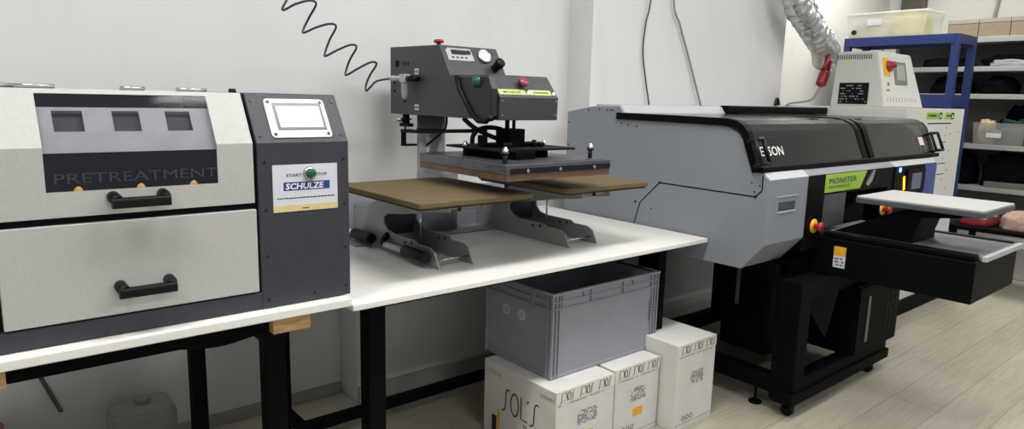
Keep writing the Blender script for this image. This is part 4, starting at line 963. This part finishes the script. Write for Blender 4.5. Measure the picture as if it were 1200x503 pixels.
props(build('sticker_sheet', MB().box(7.408, 7.4095, 1.93, 2.05, 1.05, 1.12), PAPERW), 'white sticker on the front of the clear tub', 'sticker') if False else build('sticker', MB().panel((7.408, 2.06, 1.05), NY, Z_, .12, .075, .001), PAPERW, tb2, label='white printed sticker')
# flat tray on the lower shelf
tr = props(build('tray', MB().box(7.40, 7.46, 1.40, 2.02, LV[4] + .001, LV[4] + .052), M('grey_green_tray', (96, 108, 98), .5), bevel=.003), 'grey green flat tray at the front of the lower grey shelf', 'tray')
# wrapped red clothes on a low stool
props(build('wrapped_clothes', blob(5.75, 6.05, 1.50, 1.72, .462, .595, 31, .12), CLOTHR), 'dark red clothes bundle lying behind the platen on the right', 'clothes')
props(build('wrapped_clothes', blob(5.75, 6.05, 1.22, 1.46, .462, .585, 33, .12, 9), CLOTHP), 'pale pink striped clothes bundle beside the dark red bundle', 'clothes')
props(build('plastic_bag', blob(5.73, 5.95, .98, 1.16, .462, .61, 35, .2, 12), PLASTW), 'wrinkled white plastic bag beside the pink bundle at the right edge', 'plastic bag')
st_ = thing('low_bench', (5.95, 1.25, 0), 'low dark bench under the red and pink clothes bundles', 'bench')
build('bench_top', MB().box(5.68, 6.20, .70, 1.75, .43, .46), STEEL, st_, .003)
for (x, y) in ((5.70, .72), (6.14, .72), (5.70, 1.69), (6.14, 1.69)): build('leg', MB().box(x, x + .04, y, y + .04, 0, .43), STEEL, st_, .002)
props(build('plastic_canister', MB().prism(rrect(6.32, 1.30, 6.50, 1.50, .03), 'z', 0, .26).cyl((6.41, 1.40, .26), (6.41, 1.40, .30), .03, n=14), M('white_canister', (190, 190, 186), .4), bevel=.01), 'white plastic canister on the floor at the right edge', 'canister')
# dark panel high on the right wall
props(build('wall_duct', MB().box(7.90, 8.0, 2.90, 3.12, 2.05, 3.09), DARKBR, bevel=.004), 'dark grey brown metal shaft high on the right wall above the tub', 'duct')
props(build('wall_pipe', MB().cyl((7.96, 2.30, 2.0), (7.96, 2.20, 3.09), .012, n=10), PLIGHT), 'thin pale pipe climbing the right wall above the brown boxes', 'pipe')

# ------------------------------------------------------------------ things under the left table
props(build('cable_coil', MB().tube([(-.06 + .11 * math.cos(a), 2.20 + .08 * math.sin(a), .335 + .004 * a) for a in [2 * PI * i / 18 for i in range(50)]], .007, 8), RED), 'red cable coil under the left end of the table', 'cable')
shb = thing('under_table_shelf', (-.3, 2.2, 0), 'dark low crate under the far left of the table carrying the red cable', 'crate')
build('crate_body', MB().box(-.75, .02, 2.0, 2.24, 0, .325), M('dark_crate', (60, 58, 52), .6), shb, .004)
props(build('hanging_strap', MB().panel((.168, 2.64, .348), X_, Z_, 0, 0, .006, 0, pts=[(0, 0), (.014, 0), (.063, -.14), (.049, -.14)]), M('grey_strap', (84, 84, 78), .7)), 'short slanting grey cable trunking piece on the wall under the left table', 'trunking')

cn = thing('plastic_canister', (.44, 2.45, 0), 'cloudy grey rounded canister against the wall under the left table', 'canister')
build('canister_body', MB().prism(rrect(.335, 2.38, .535, 2.55, .04), 'z', 0, .25), CLEARB, cn, .035, seg=4)
build('canister_cap', MB().cyl((.44, 2.46, .25), (.44, 2.46, .268), .025, n=16), CLEARB, cn, .002)
# ------------------------------------------------------------------ lights
def ceiling_lamp(x, y, lab):
    t = thing('ceiling_lamp', (x, y, 3.02), lab, 'lamp', 'ceiling lamps')
    build('lamp_frame', MB().box(x - .62, x + .62, y - .17, y + .17, 3.045, 3.1), PAPERW, t, .004)
    build('diffuser', MB().box(x - .60, x + .60, y - .15, y + .15, 3.03, 3.045), LAMPM, t, .002)
for i, (x, y, pw) in enumerate(((-.6, 1.0, 28), (1.4, 1.0, 31), (3.2, .75, 20), (6.3, 2.35, 34), (.6, -1.6, 28), (3.4, -1.6, 28), (5.8, .2, 24))):  # all out of view; the one over the recess is added to brighten it
    ceiling_lamp(x, y, 'unseen long white ceiling lamp fixed flat to the ceiling')
    ld = bpy.data.lights.new('lamp_light', 'AREA'); ld.shape = 'RECTANGLE'; ld.size = 1.2; ld.size_y = .3; ld.energy = pw; ld.color = (1.0, .985, .96)
    lo2 = bpy.data.objects.new('lamp_light', ld); COL.objects.link(lo2); lo2.location = (x, y, 3.02)
w_ = bpy.data.worlds.new('world'); bpy.context.scene.world = w_; w_.use_nodes = True
bg = w_.node_tree.nodes['Background']; bg.inputs['Color'].default_value = (.86, .92, 1.0, 1); bg.inputs['Strength'].default_value = 0.42

# ------------------------------------------------------------------ camera
cd = bpy.data.cameras.new('camera'); cam = bpy.data.objects.new('camera', cd); COL.objects.link(cam)
cd.sensor_width = 36; cd.sensor_fit = 'HORIZONTAL'; cd.lens = 796.445 / 1200 * 36; cd.clip_start = .02
yaw, pit, rol = 0.696884905, 0.169268699, 0.0246193176
fwd = Vector((math.sin(yaw) * math.cos(pit), math.cos(yaw) * math.cos(pit), -math.sin(pit)))
rt = Vector((math.cos(yaw), -math.sin(yaw), 0)); up = rt.cross(fwd)
rt2 = rt * math.cos(rol) + up * math.sin(rol); up2 = up * math.cos(rol) - rt * math.sin(rol)
mw = Matrix((rt2, up2, -fwd)).transposed().to_4x4(); mw.translation = Vector((0, 0, 1.30))
cam.matrix_world = mw
sc = bpy.context.scene; sc.camera = cam
sc.view_settings.view_transform = 'Standard'; sc.view_settings.look = 'None'; sc.view_settings.gamma = 1; sc.view_settings.use_curve_mapping = False
sc.view_settings.exposure = 0.0
